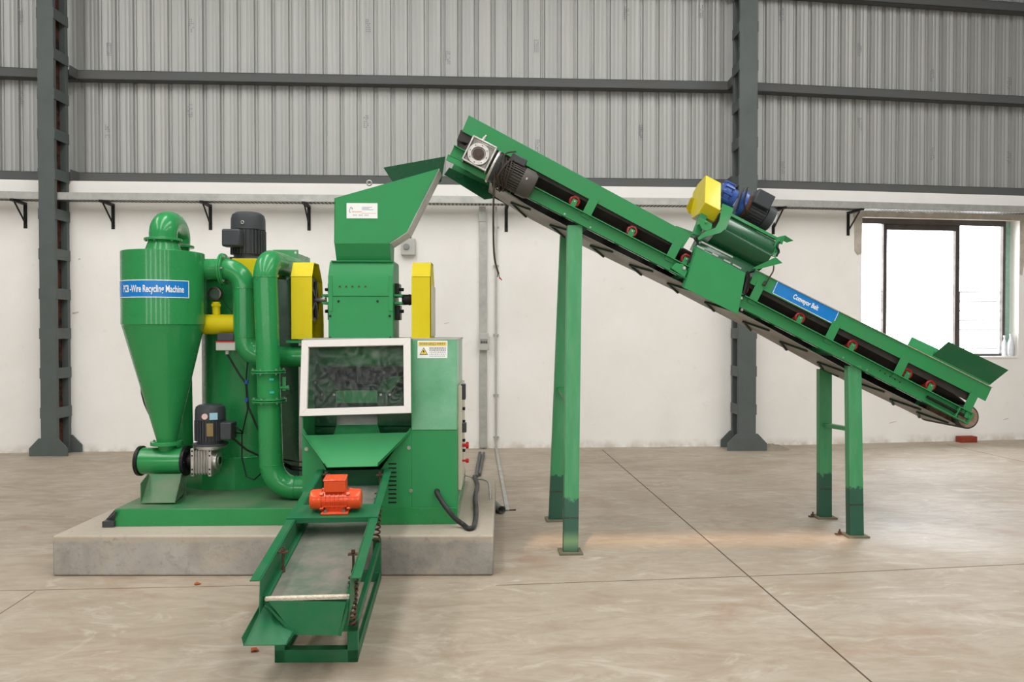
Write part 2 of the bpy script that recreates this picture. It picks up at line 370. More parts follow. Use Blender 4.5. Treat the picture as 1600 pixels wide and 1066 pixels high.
# ---------------------------------------------------------------- the hall
ROOF = 7.4
struct('floor', MB().box((-9, -7, -0.12), (11.5, 11.5, 0)), FLOORM)
B = [AZ(-30, 709, 0), AZ(92, 706.5, 0), AZ(1162, 697.5, 0), AZ(1640, 686, 0)]
B[0] = B[1] + (B[0] - B[1]).normalized() * 4.2
B[3] = B[2] + (B[3] - B[2]).normalized() * 8.0
def seg(i): return B[i], B[i + 1], (B[i + 1] - B[i]).normalized()
def nrm2(d): return V((-d.y, d.x, 0))          # away from the camera
WTOP = 3.20
def on_wall(u, v, i, off=0.0):                  # point of a view ray on wall bay i, off metres in front of it
    a, b, d = seg(i); n = nrm2(d); p = a - n * off; r = ray(u, v)
    return CAM + r * ((p - CAM).dot(n) / r.dot(n))
# plaster walls
for i, nm in ((0, 'wall_back_left'), (1, 'wall_back_middle')):
    a, b, d = seg(i); n = nrm2(d)
    struct(nm, MB().prism([a, b, b + n * 0.23, a + n * 0.23], (0, 0, WTOP)), WALLM)
a, b, d = seg(2); n = nrm2(d)
wl = on_wall(1346, 450, 2); wr = on_wall(1592, 450, 2)
sL, sR = (wl - a).dot(d), (wr - a).dot(d)
zB, zT = on_wall(1592, 557, 2).z, on_wall(1470, 341, 2).z
mb = MB(); L8 = (b - a).length
for s0, s1, z0, z1 in ((0, sL, 0, WTOP), (sR, L8, 0, WTOP), (sL, sR, 0, zB), (sL, sR, zT, WTOP)):
    mb.prism([a + d * s0 + ZA * z0, a + d * s1 + ZA * z0, a + d * s1 + n * 0.23 + ZA * z0, a + d * s0 + n * 0.23 + ZA * z0], (0, 0, z1 - z0))
struct('wall_back_right', mb, WALLM)
# broken rough mortar round the window
mb = MB()
def wp(s, z, off): return a + d * s - n * off + ZA * z
rs = []
for k in range(26):
    t = k / 25; rs.append((sL - 0.12 + (sR - sL + 0.26) * t, zT + 0.03 + random.uniform(0.02, 0.12)))
mb.prism([wp(s, z, 0) for s, z in rs] + [wp(sR + 0.14, zT - 0.01, 0), wp(sL - 0.12, zT - 0.01, 0)], -n * 0.012)
mb.prism([wp(sL - 0.11, zT, 0), wp(sL, zT, 0), wp(sL, zT - 0.46, 0), wp(sL - 0.06, zT - 0.49, 0), wp(sL - 0.10, zT - 0.44, 0)], -n * 0.008)
mb.prism([wp(sR, zT, 0), wp(sR + 0.12, zT, 0), wp(sR + 0.10, zT - 0.4, 0), wp(sR + 0.04, zT - 0.72, 0), wp(sR, zT - 0.7, 0)], -n * 0.008)
struct('trim_1', mb, mat('bare_grey_render', (0.42, 0.38, 0.32), 0.95, scale=8, c2=(0.60, 0.54, 0.46), bump=0.8, bscale=30))
# window
win = bpy.data.objects.new('window_1', None); col.objects.link(win); win.location = wp((sL + sR) / 2, zB, -0.1); win['kind'] = 'structure'; ORG_OF[win.name] = win.location.copy()
wd = sR - sL
def wbar(mb, s0, s1, z0, z1, o0=-0.17, o1=-0.12): mb.prism([wp(s0, z0, o0), wp(s1, z0, o0), wp(s1, z0, o1), wp(s0, z0, o1)], (0, 0, z1 - z0))
def sw(u): return (on_wall(u, 450, 2, -0.14) - a).dot(d)
s1, s2, s3 = sw(1383), sw(1496), sw(1566)
mb = MB(); wbar(mb, sL, sL + 0.02, zB, zT); wbar(mb, s3 - 0.01, s3 + 0.03, zB, zT); wbar(mb, sL, s3, zT - 0.07, zT); wbar(mb, sL, s3 + 0.03, zB, zB + 0.035)
part('window_frame', mb, FRW, win, 0.003)
for sx, wdt in ((s1, 0.05), (s2, 0.06)):
    mb = MB(); wbar(mb, sx - wdt / 2, sx + wdt / 2, zB, zT - 0.04, -0.19, -0.14); part('stile', mb, FRW, win, 0.003)
mb = MB(); wbar(mb, s1, s2, zT - 0.14, zT - 0.05, -0.19, -0.14); wbar(mb, s1, s2, zB + 0.02, zB + 0.06, -0.19, -0.14); part('sash_rail', mb, FRW, win, 0.003)
for q0, q1, o in ((s1, s2, -0.165),):
    mb = MB(); wbar(mb, q0, q1, zB + 0.05, zT - 0.1, o - 0.002, o + 0.002); part('pane', mb, PANE, win)
mb = MB(); mb.prism([wp(s3 + 0.03, zB, -0.225), wp(sR, zB, -0.225), wp(sR, zB, -0.15), wp(s3 + 0.03, zB, -0.15)], (0, 0, zT - zB))
part('green_jamb', mb, mat('pale_green_render', (0.32, 0.50, 0.42), 0.85, scale=20), win)
mb = MB()
for k in range(7): z = zB + 0.10 + k * 0.125; mb.cyl(wp(s2 + 0.02, z, -0.215), wp(s3, z, -0.215), 0.007, n=8); mb.cyl(wp(sL, z, -0.215), wp(s1, z, -0.215), 0.005, n=8)
mb.cyl(wp(s2 + .1, zB, -0.222), wp(s2 + .1, zB + .86, -0.222), 0.007, n=8)
part('security_bars', mb, FRW, win)
mb = MB(); mb.prism([wp(sL, zB - 0.02, 0.01), wp(sR, zB - 0.02, 0.01), wp(sR, zB - 0.02, -0.22), wp(sL, zB - 0.02, -0.22)], (0, 0, 0.022))
part('window_sill', mb, WALLM, win)
for k, (sx, h, r, lb) in enumerate(((s3 - 0.03, 0.27, 0.030, 'left of the three white bottles on the window sill'), (s3 + 0.06, 0.29, 0.034, 'tallest white bottle, middle of three on the window sill'), (s3 + 0.155, 0.22, 0.030, 'short white bottle on the window sill beside the green jamb'))):
    mb = MB().lathe(wp(sx, zB + 0.004, -0.06), ZA, [(0, r * .9), (0.01, r), (h * .6, r), (h * .78, r * .45), (h * .8, r * .36), (h * .92, r * .36), (h * .925, r * .5), (h, r * .5)], 20)
    solo('bottle', mb, BOTT, lb, 'bottle', 'bottles on the window sill')

# corrugated cladding, girts
def corr(i, name):
    a, b, d = seg(i); n = nrm2(d); Ln = (b - a).length; p = 0.207; prof = []; s = 0.0
    base = 0.27
    while s < Ln:
        for ds, q in ((0, 0), (0.050, 0), (0.053, 0.0018), (0.058, 0.0018), (0.061, 0), (0.095, 0), (0.098, 0.0018), (0.103, 0.0018), (0.106, 0), (0.146, 0), (0.156, 0.030), (0.172, 0.030), (0.175, 0.020), (0.181, 0.020), (0.184, 0.030), (0.198, 0.030)):
            if s + ds <= Ln: prof.append((s + ds, base + q))
        s += p
    vs = []; fs = []
    for s_, q in prof: vs += [a + d * s_ + n * q + ZA * 3.15, a + d * s_ + n * q + ZA * ROOF]
    m_ = len(prof)
    for k in range(m_ - 1): fs.append((2 * k, 2 * k + 2, 2 * k + 3, 2 * k + 1))
    # skin on the weather side so the sheet is a closed solid
    o = len(vs); vs += [a + n * (base + 0.06) + ZA * 3.15, a + n * (base + 0.06) + ZA * ROOF, a + d * Ln + n * (base + 0.06) + ZA * 3.15, a + d * Ln + n * (base + 0.06) + ZA * ROOF]
    fs.append((o, o + 1, o + 3, o + 2))
    me = MB().add(vs, fs)
    ob = struct(name, me, CLAD)
    return ob
for i, nm in ((0, 'wall_cladding_left'), (1, 'wall_cladding_middle'), (2, 'wall_cladding_right')): corr(i, nm)
GZ = ((3.20, 3.33), (4.44, 4.55), (5.66, 5.78))
GL = ('bottom', 'middle', 'top')
GBAY = ('left', 'middle', 'right')
for i in range(3):
    a, b, d = seg(i); n = nrm2(d)
    e0 = a + d * (0.0 if i == 0 else 0.0); e1 = b
    for k, (z0, z1) in enumerate(GZ):
        o0, o1 = 0.14, 0.262
        mb = MB().prism([e0 + n * o0 + ZA * z0, e1 + n * o0 + ZA * z0, e1 + n * o1 + ZA * z0, e0 + n * o1 + ZA * z0], (0, 0, 0.008))
        mb.prism([e0 + n * o0 + ZA * (z1 - .008), e1 + n * o0 + ZA * (z1 - .008), e1 + n * o1 + ZA * (z1 - .008), e0 + n * o1 + ZA * (z1 - .008)], (0, 0, 0.008))
        mb.prism([e0 + n * o0 + ZA * z0, e1 + n * o0 + ZA * z0, e1 + n * (o0 + .008) + ZA * z0, e0 + n * (o0 + .008) + ZA * z0], (0, 0, z1 - z0))
        tagit(struct('wall_girt', mb, GIRT), 'grey horizontal steel girt, %s one of the %s wall bay' % (GL[k], GBAY[i]), 'girt')

# faded maker's stamps printed on the sheets
mbs = MB()
for (i, u, v) in ((0, 32, 24), (0, 33, 152), (1, 170, 77), (1, 168, 205), (1, 299, 40), (1, 297, 173), (1, 575, 40), (1, 572, 190), (1, 700, 90), (1, 838, 72), (1, 840, 228), (1, 979, 20), (1, 1002, 205), (1, 1095, 18), (2, 1221, 22), (2, 1223, 262), (2, 1343, 78), (2, 1343, 194), (2, 1456, 118), (2, 1457, 240), (2, 1576, 246), (2, 1577, 130)):
    a_, b_, d_ = seg(i); n_ = nrm2(d_); p = on_wall(u, v, i, -0.267)
    for q in range(3):
        for w_ in range(7):
            if random.random() < 0.75: mbs.obox(p + d_ * (q - 1) * 0.022 + ZA * (w_ - 3) * 0.024, d_ * 0.011, n_ * 0.0012, ZA * random.uniform(0.010, 0.019))
struct('trim_2', mbs, mat('faded_stamp_ink', (0.27, 0.28, 0.31), 0.6))

DIMW = mat('grey_sheet_wall', (0.30, 0.31, 0.30), 0.7)
# nicks in the plaster
mb = MB()
for (u, v, w_, h_, i_) in ((118, 489, .07, .02, 1), (1190, 508, .03, .02, 1), (1395, 660, .10, .006, 2), (1572, 655, .07, .008, 2), (698, 505, .06, .006, 1), (124, 405, .02, .015, 1)):
    a_, b_, d_ = seg(i_); p = on_wall(u, v, i_, .001); mb.obox(p, d_ * w_ + ZA * w_ * .2, nrm2(d_) * .002, ZA * h_)
struct('trim_7', mb, bpy.data.materials['bare_grey_render'])
# unseen sides of the hall close it in
struct('wall_left', MB().box((-9, -7, 0), (-8.8, 11.4, ROOF)), DIMW)
struct('wall_right', MB().box((11.2, -7, 0), (11.4, 11.4, ROOF)), DIMW)
# two narrow gaps in the wall behind the camera let the low sun in
def back_to_front_wall(p): p = V(p); return p - SUNV * ((p.y + 6.95) / SUNV.y)
g0, g1 = back_to_front_wall(AZ(835, 838, 0)), back_to_front_wall(AZ(1335, 850, 0))
gz0, gz1 = (g0.z + g1.z) / 2 - .05, (g0.z + g1.z) / 2 + .05
h0_, h1_ = back_to_front_wall(on_wall(1535, 612, 2)), back_to_front_wall(on_wall(1640, 578, 2))
hz0, hz1 = min(h0_.z, h1_.z), max(h0_.z, h1_.z)
mb = MB().box((-9, -7.0, 0), (11.4, -6.9, gz0)).box((-9, -7.0, gz0), (g0.x, -6.9, gz1)).box((g1.x, -7.0, gz0), (11.4, -6.9, gz1))
mb.box((-9, -7.0, gz1), (11.4, -6.9, hz0)).box((-9, -7.0, hz0), (h0_.x, -6.9, hz1)).box((h1_.x, -7.0, hz0), (11.4, -6.9, hz1)).box((-9, -7.0, hz1), (11.4, -6.9, ROOF))
for k in range(6):   # added slats in the unseen wall, thinning the sun on the right wall
    z_ = hz0 + (hz1 - hz0) * k / 6; mb.box((h0_.x, -7.0, z_), (h1_.x, -6.9, z_ + (hz1 - hz0) / 6 * .84))
struct('wall_front', mb, DIMW)
struct('ceiling', MB().box((-9, -7.1, ROOF), (11.4, 11.4, ROOF + 0.1)), mat('roof_sheet_grey', (0.30, 0.31, 0.31), 0.6))

# floor saw cuts
def strip(mb, p, q, w_=0.006):
    d_ = (q - p).normalized(); x = V((-d_.y, d_.x, 0)) * w_ / 2; mb.prism([p - x, q - x, q + x, p + x], (0, 0, 0.0012))
JM = mat('dark_joint_filler', (0.10, 0.07, 0.05), 0.9)
mb = MB(); strip(mb, AZ(941, 703, 0), AZ(1410, 1108, 0), 0.008); struct('trim_3', mb, JM)
mb = MB(); strip(mb, AZ(775, 915, 0), AZ(1275, 897, 0)); strip(mb, AZ(1275, 897, 0), AZ(1700, 877, 0)); struct('trim_4', mb, mat('dusty_joint_filler', (0.20, 0.145, 0.10), 0.9))
mb = MB(); strip(mb, AZ(-20, 924, 0), AZ(410, 915, 0), 0.005); strip(mb, AZ(55, 924, 0), AZ(-40, 985, 0), 0.005); struct('trim_5', mb, bpy.data.materials['dusty_joint_filler'])
mb = MB(); strip(mb, AZ(1480, 695, 0), AZ(1640, 731, 0), 0.006); struct('trim_6', mb, bpy.data.materials['dusty_joint_filler'])

# ---------------------------------------------------------------- columns
def column(uL, uR, vb, bay_off, side, label):
    z0 = 0.0
    p0 = AZ(uL, vb, 0); p1 = AZ(uR, vb, 0)
    c = (p0 + p1) / 2; wdt = (p1 - p0).length; x = (p1 - p0).normalized(); y = nrm2(x)
    D = 0.28
    t = thing('steel_column', c + y * D / 2, label, 'column')
    part('chord', MB().prism([c - x * wdt / 2, c + x * wdt / 2, c + x * wdt / 2 + y * 0.05, c - x * wdt / 2 + y * 0.05], (0, 0, ROOF)), STL, t, 0.003)
    part('chord', MB().prism([c - x * wdt / 2 + y * (D - .05), c + x * wdt / 2 + y * (D - .05), c + x * wdt / 2 + y * D, c - x * wdt / 2 + y * D], (0, 0, ROOF)), STL, t, 0.003)
    part('web_plate', MB().prism([c + x * (-.02) + y * .05, c + x * .02 + y * .05, c + x * .02 + y * (D - .05), c - x * .02 + y * (D - .05)], (0, 0, ROOF)), RWEB, t, label='rusty brown web')
    k = 0
    zz = 0.43
    while zz < ROOF:
        for sd in (-1, 1):
            q = c + x * sd * (wdt / 2 - 0.0)
            part('batten', MB().prism([q + y * .0 + ZA * zz, q + x * sd * 0.008 + ZA * zz, q + x * sd * 0.008 + y * D + ZA * zz, q + y * D + ZA * zz], (0, 0, 0.125)), STL, t, 0.002)
        zz += 0.455
    for oy in (-0.012, D - 0.014):
        q = c + y * oy
        hw = wdt / 2
        part('base_gusset', MB().prism([q - x * (hw + .13), q + x * (hw + .13), q + x * (hw + .13) + ZA * .09, q + x * (hw + .02) + ZA * .205, q - x * (hw + .02) + ZA * .205, q - x * (hw + .13) + ZA * .09], y * 0.012), STL, t, 0.002)
    return t, c, x, y, D
colL = column(64, 89, 713, 0, 1, 'grey built-up steel column with rusty web, at left behind the cyclone')
colR = column(1153, 1181, 704.5, 0, 1, 'grey built-up steel column with rusty web, behind the inclined conveyor')
# girt stubs back from the columns to the girt line
for (t, c, x, y, D) in (colL, colR):
    for (z0, z1) in GZ:
        for sd in (-1, 1):
            q = c + x * sd * 0.11 + y * D
            part('girt_cleat', MB().prism([q - x * .006 + ZA * z0, q + x * .006 + ZA * z0, q + x * .006 + y * .26 + ZA * z0, q - x * .006 + y * .26 + ZA * z0], (0, 0, z1 - z0)), GIRT, t)
mb = MB()
q = AZ(1205, 702, 0)
mb.lathe(q, V((0, 0, 1)), [(0, 0.15), (0.02, 0.12), (0.05, 0.06), (0.065, 0.01)], 18)
for p in mb.v: p.x = q.x + (p.x - q.x) * 1.5 + random.uniform(-.01, .01); p.z *= random.uniform(.8, 1.1)
solo('mortar_heap', mb, MORT, 'low heap of dry mortar at the foot of the right-hand column', 'mortar heap')

# ---------------------------------------------------------------- cable tray, brackets, conduits
trayO0, trayO1 = 0.10, 0.34
trays = []
tz0 = on_wall(600, 318, 1, 0.17).z; tz1 = tz0 + 0.085
tr = thing('cable_tray', on_wall(600, 318, 1, 0.22), 'long galvanised cable tray on black brackets along the white back wall', 'cable tray')
for i in range(3):
    a, b, d = seg(i); n = nrm2(d)
    O0, O1 = (0.36, 0.44) if i < 2 else (0.36, 0.44)
    mb = MB()
    dzz = 0.0
    for (q0, q1, z0, z1) in ((0.08, 0.235, tz0, tz0 + .004), (0.08, 0.084, tz0, tz1), (0.231, 0.235, tz0, tz1)):
        mb.prism([a - n * q0 + ZA * z0, b - n * q0 + ZA * z0, b - n * q1 + ZA * z0, a - n * q1 + ZA * z0], (0, 0, z1 - z0))
    part('tray_length', mb, GALV, tr)
    mb = MB(); Ln = (b - a).length; s = 0.02
    while s < Ln:
        if i != 2 or s < 5: mb.obox(a + d * s - n * 0.158 + ZA * (tz0 - 0.002), d * 0.018, n * 0.12, ZA * 0.003)
        s += 0.045
    part('perforations', mb, BLK, tr)
for k, (u, i) in enumerate(((40, 0), (177, 1), (329, 1), (483, 1), (791, 1), (1208, 2), (1325, 2))):
    p = on_wall(u, 356, i); a, b, d = seg(i); n = nrm2(d); p = V((p.x, p.y, 0))
    z1 = tz0 - 0.004
    mb = MB().prism([p - d * .02 + ZA * (z1 - .30), p + d * .02 + ZA * (z1 - .30), p + d * .02 - n * .006 + ZA * (z1 - .30), p - d * .02 - n * .006 + ZA * (z1 - .30)], (0, 0, .30))
    mb.prism([p - d * .02 + ZA * (z1 - .03), p + d * .02 + ZA * (z1 - .03), p + d * .02 - n * .30 + ZA * (z1 - .03), p - d * .02 - n * .30 + ZA * (z1 - .03)], (0, 0, .028))
    mb.bar(p + ZA * (z1 - .24) - n * .004, p - n * .25 + ZA * (z1 - .02), 0.016, 0.012)
    where = ('left of the left-hand column', 'above left of the cyclone', 'between the cyclone and the upright motor', 'just left of the green hopper', 'under the conveyor head, right of the trunking', 'just right of the right-hand column', 'at the top left corner of the window')[k]
    solo('shelf_bracket', mb, BLK, 'black angle bracket under the tray, ' + where, 'bracket', 'brackets under the cable tray', 0.001)
# trunking with breaker box
a, b, d = seg(1); n = nrm2(d)
p = on_wall(755, 600, 1); p = V((p.x, p.y, 0))
t = thing('cable_trunking', p, 'flat grey metal cable trunking running up the white wall right of the cabinet', 'trunking')
mb = MB().prism([p - d * .045 + ZA * .015, p + d * .045 + ZA * .015, p + d * .045 - n * .04 + ZA * .015, p - d * .045 - n * .04 + ZA * .015], (0, 0, tz0 - .2))
part('duct', mb, GALV, t, 0.002)
mb = MB().prism([p - d * .05 + ZA * (tz0 - .185), p + d * .03 + ZA * (tz0 - .185), p + d * .03 - n * .05 + ZA * (tz0 - .185), p - d * .05 - n * .05 + ZA * (tz0 - .185)], (0, 0, .18)); part('upper_plate', mb, GALV, t)
c0 = on_wall(756, 534, 1, 0.07)
t2 = thing('breaker_box', c0 - ZA * .1, 'small grey breaker box mounted on the wall trunking', 'electrical box')
part('housing', MB().obox(c0, d * .115, n * .06, ZA * .205), CUPL, t2, 0.006)
mb = MB()
for k in range(4): mb.obox(c0 - n * .032 + d * (-.03 + k * .02) + ZA * -.005, d * .010, n * .012, ZA * .022)
part('switches', mb, BLK, t2)
part('window_cover', MB().obox(c0 - n * .031 + ZA * .005, d * .09, n * .003, ZA * .055), mat('smoked_plastic', (.3, .3, .29), .2), t2)
# round conduit running down the wall and out on the floor
top = on_wall(775, 312, 1, .03); bot = on_wall(775, 640, 1, .03); bot.z = 0.02
t = thing('conduit_strip', V((bot.x, bot.y, 0)), 'thin grey metal strip fixed down the white wall and bent out across the floor', 'conduit')
part('wall_run', MB().bar(V((top.x, top.y, tz0)), bot, 0.022, 0.012, up=(0, 1, 0)), GALV, t)
part('floor_run', MB().bar(bot, AZ(793, 797, 0.008), 0.03, 0.006), GALV, t)
for v in (355, 415, 523, 617, 683):
    q = on_wall(775, v, 1, .02); part('saddle_clip', MB().obox(q, d * .07, n * .03, ZA * .012), GALV, t)
q = AZ(791, 797, 0.006)
solo('flat_bar', MB().bar(AZ(772, 798, .004), AZ(806, 797, .004), 0.012, 0.008), RUST, 'thin rusty flat bar lying on the floor right of the plinth', 'metal bar')
a_, b_ = AZ(769, 782, .035), AZ(784, 797, .035)
solo('pipe_offcut', MB().tube([a_ + (a_ - b_) * .3, b_], 0.032, 20, False).tube([b_, a_ + (a_ - b_) * .3], 0.027, 20, False), GALV, 'short open-ended grey pipe on the floor beside the plinth edge', 'pipe')
# knob socket box behind the hopper
c0 = on_wall(638, 386, 1, .04)
t2 = thing('isolator_switch', c0 - ZA * .1, 'grey rotary isolator switch box on the white wall behind the green hopper', 'electrical switch')
part('housing', MB().obox(c0, d * .17, n * .07, ZA * .2), CUPL, t2, .008)
part('dial', MB().cyl(c0 - n * .035 - d * .02, c0 - n * .055 - d * .02, .036), mat('grey_dial', (.28, .28, .27), .4), t2, .003)
part('cable_entry', MB().tube([c0 + ZA * .1, c0 + ZA * .14 + n * .01, c0 + ZA * .19 - d * .03], .008, 8).tube([c0 + ZA * .1 + d * .03, c0 + ZA * .15 + d * .02 + n * .01], .008, 8), BLK, t2)
# loose wires along the wall foot at left
mb = MB().tube([AZ(-10, 702, .03), AZ(20, 697, .03), AZ(45, 693, .04)], .012, 8)
solo('grey_hose', mb, GALV, 'thin grey hose lying against the wall foot left of the left column', 'hose')

# ---------------------------------------------------------------- plinth
PX0, PX1 = AY(80, 870, 4.36).x, AY(771, 870, 4.30).x
pl = [V((PX0, 4.37, 0)), V((PX1, 4.31, 0)), V((PX1 + .02, 6.0, 0)), V((PX0 + .05, 6.05, 0))]
PH = 0.24
bmx = bmesh.new()
me = bpy.data.meshes.new('concrete_plinth')
mb = MB().prism(pl, (0, 0, PH))
o = solo('concrete_plinth', mb, PLM, 'rough grey cement plinth on the floor carrying the green recycling machine', 'plinth', None, 0.012)
SK = PH + 0.106
# ---------------------------------------------------------------- skid
YF = 4.56
X0, X1 = AY(179, 808, YF).x, AY(715, 808, YF).x
XC0 = AY(472, 700, YF).x
sk = thing('machine_base_frame', ((X0 + X1) / 2, 5.1, PH), 'low green sheet steel base frame lying on the cement plinth under the machine', 'base frame')
part('channel_rim', MB().box((X0, YF, PH), (X1, YF + .05, SK)).box((X0, YF + .05, PH), (X0 + .05, 5.85, SK)).box((X0, 5.8, PH), (X1, 5.85, SK)).box((X1 - .05, YF + .05, PH), (X1, 5.8, SK)), G, sk, 0.003)
part('deck', MB().box((X0 + .004, YF + .004, SK - .006), (X1 - .004, 5.84, SK + .002)), GT, sk)
mb = MB().sheet([AZ(160, 819, PH + .004), AZ(180, 797, PH + .1), AZ(181, 800, PH + .1), AZ(176, 821, PH + .004)], .008)
mb.obox(AZ(172, 818, PH + .02), XA * .07, YA * .05, ZA * .035)
solo('angle_bracket', mb, GREY, 'black angle bracket lying at the left end of the base frame', 'bracket')

# ---------------------------------------------------------------- cyclone
CY = 4.93
ct = AY(253, 392, CY); cb = AY(261, 690, CY)
def cyc(v): t = (v - 392) / 298; p = lerp(ct, cb, t); p.z = AY(255, v, CY).z; p.y = CY; return p
Rc = 0.254
cy = thing('cyclone_separator', V((cyc(760).x, CY, SK)), 'green steel cyclone with a blue lettered sign, long cone and curved top elbow', 'cyclone')
mb = MB()
c1, c2, c3 = cyc(396), cyc(508), cyc(690)
mb.lathe(c2, ZA, [(0, Rc * .985), (0.004, Rc), ((c1 - c2).z, Rc), ((c1 - c2).z + .003, Rc - .004), ((c1 - c2).z + .003, .02)], 72)
part('barrel', mb, G, cy)
mb = MB(); mb.tube([c2 + ZA * .002, c3], [Rc * .985, .060], 64); part('cone', mb, G, cy)
mb = MB().lathe(cyc(692) + ZA * -.012, ZA, [(0, .102), (.024, .102)], 36); 
part('flange', mb, G, cy, .002)
bolts(cy, [(cyc(692) + V((math.cos(k * 1.047) * .085, math.sin(k * 1.047) * .085, .012)), ZA, .006) for k in range(6)], G)
vc = AY(262, 720, CY)
part('neck', MB().cyl(cyc(694), vc, .056), G, cy)
rv = .088
vl, vr = AY(223, 721, CY), AY(289, 721, CY); vl.z = vr.z = vc.z
part('rotary_valve', MB().cyl(vl, vr, rv, n=48), G, cy, .002)
for nm_, p_, s_ in (('end_cap', vl, -1), ('end_cap', vr, 1)):
    mb = MB().cyl(p_ + XA * .0 * s_, p_ + XA * .022 * s_, .099, n=40)
    for k in range(6): bolt(mb, p_ + XA * .022 * s_ + V((0, math.cos(k * 1.047) * .075, math.sin(k * 1.047) * .075)), XA * s_, .006)
    part(nm_, mb, BLK, cy, .003, 'black end cap')
part('drive_shaft', MB().cyl(vr, vr + XA * .115, .034).cyl(vr + XA * .03, vr + XA * .06, .05), BLK, cy, .002)
# outlet chute
a0, a1 = AY(232, 742, CY - .1), AY(283, 742, CY - .1)
b0, b1 = AY(220, 783, CY - .26), AY(273, 784, CY - .26)
b0.z = b1.z = SK + .012
mb = MB().sheet([a0 - YA * -.02, a1 - YA * -.02, b1, b0], .004)
mb.sheet([a0 + ZA * .01, b0 + ZA * .125 + XA * .0, b0 + ZA * .0, a0 + YA * .06 - ZA * .12], .004)
mb.sheet([a1 + ZA * .01, b1 + ZA * .125 + XA * .03, b1 + ZA * .0, a1 + YA * .06 - ZA * .12], .004)
mb.sheet([a0 + YA * .08, a1 + YA * .08, a1 + YA * .08 - ZA * .17, a0 + YA * .08 - ZA * .17], .004)
part('outlet_chute', mb, GT, cy)
# top cone + elbow
f0 = cyc(392); f1 = cyc(377); f0.x = f1.x = c2.x
part('top_cone', MB().cyl(V((f0.x, CY, c1.z)), V((f0.x, CY, f1.z)), .118, .09), G, cy)
mb = MB().lathe(V((f0.x, CY, f1.z)), ZA, [(0, .116), (.016, .116)], 40)
part('flange', mb, G, cy, .002)
bolts(cy, [(V((f0.x, CY, f1.z)) + V((math.cos(k * 1.047 + .4) * .102, math.sin(k * 1.047 + .4) * .102, 0)), -ZA, .006) for k in range(6)])
rE = .086; zf = f1.z + .016; Y2p = CY + .32
ap = AY(254, 325, CY).z - rE
x2 = AY(279, 450, Y2p).x
path = [V((f0.x, CY, zf))]
for k in range(17):
    t = PI * k / 16
    path.append(V((lerp(V((f0.x, 0, 0)), V((x2, 0, 0)), (1 - math.cos(t)) / 2).x, CY + (Y2p - CY) * (1 - math.cos(t)) / 2, zf + .03 + (ap - zf - .03) * math.sin(t))))
path.append(V((x2, Y2p, zf)))
el = part('top_elbow', MB().tube(path, [rE] * 10 + [rE - .001 * k for k in range(9)], 32), G, cy, sharp=60)
part('flange', MB().lathe(V((x2, Y2p, f1.z - .01)), ZA, [(0, .105), (.016, .105)], 36), G, cy, .002)
part('return_pipe', MB().cyl(V((x2, Y2p, f1.z)), V((x2 + .02, Y2p, SK + .002)), .074, n=32), G, cy)
part('black_hose', MB().tube([AY(221, 603, CY + .12), AY(222, 615, CY + .12), AY(226, 630, CY + .12), AY(233, 646, CY + .12), AY(243, 655, CY + .12)], .008, 8), BLK, cy)
# sign bent round the barrel
def oncyl(ang, z, rr): return V((f0.x + math.sin(ang) * rr, CY - math.cos(ang) * rr, z))
zc0 = c2.z; zsT, zsB = AY(270, 437, CY - Rc).z, AY(270, 465, CY - Rc).z
def angof(u):
    # camera ray against barrel
    best = min(((abs((oncyl(R(k / 2), 1.6, Rc) - CAM).dot(RT) / (oncyl(R(k / 2), 1.6, Rc) - CAM).dot(FW) * FPX + 800 - u), R(k / 2)) for k in range(-180, 180) if oncyl(R(k/2), 0, Rc).y < CY + .1), key=lambda q: q[0]); return best[1]
aR_, aL_ = angof(295), R(-75)
def cylband(a0, a1, z0, z1, r0, r1, n_=40):
    mb = MB(); vs = []
    for k in range(n_ + 1):
        t = a0 + (a1 - a0) * k / n_
        vs += [oncyl(t, z0, r0), oncyl(t, z1, r0), oncyl(t, z1, r1), oncyl(t, z0, r1)]
    fs = []
    for k in range(n_):
        for j in range(4): fs.append((4 * k + j, 4 * k + 4 + j, 4 * k + 4 + (j + 1) % 4, 4 * k + (j + 1) % 4))
    fs += [(3, 2, 1, 0), tuple(4 * n_ + j for j in range(4))]
    return mb.add(vs, fs)
sg = part('sign', cylband(aL_, aR_, zsB, zsT, Rc + .0005, Rc + .002), SIGNB, cy, label='blue sign with white lettering')
def subpart(name, mb, m, par, label=None):
    ORG_OF[par.name] = ORG_OF[par.parent.name]
    return part(name, mb, m, par, 0, label)
bw = .005
mb = cylband(aL_, aR_, zsT - bw, zsT, Rc + .002, Rc + .003); mb2 = cylband(aL_, aR_, zsB, zsB + bw, Rc + .002, Rc + .003); mb.add(mb2.v, mb2.f)
mb2 = cylband(aR_ - bw / Rc, aR_, zsB, zsT, Rc + .002, Rc + .003, 3); mb.add(mb2.v, mb2.f)
subpart('sign_border', mb, WHITE, sg)
aT0, aT1 = angof(287), angof(194)
vs, fs = text_mb('PCB -Wire Recycling Machine', 0.062, 1.0, 0.0012)
xm0, xm1 = min(p[0] for p in vs), max(p[0] for p in vs)
mb = MB().add([oncyl(aT1 + (aT0 - aT1) * (x - xm0) / (xm1 - xm0), (zsT + zsB) / 2 - .002 + y, Rc + .0032) for x, y, z in vs], fs)
subpart('lettering', mb, WHITE, sg)

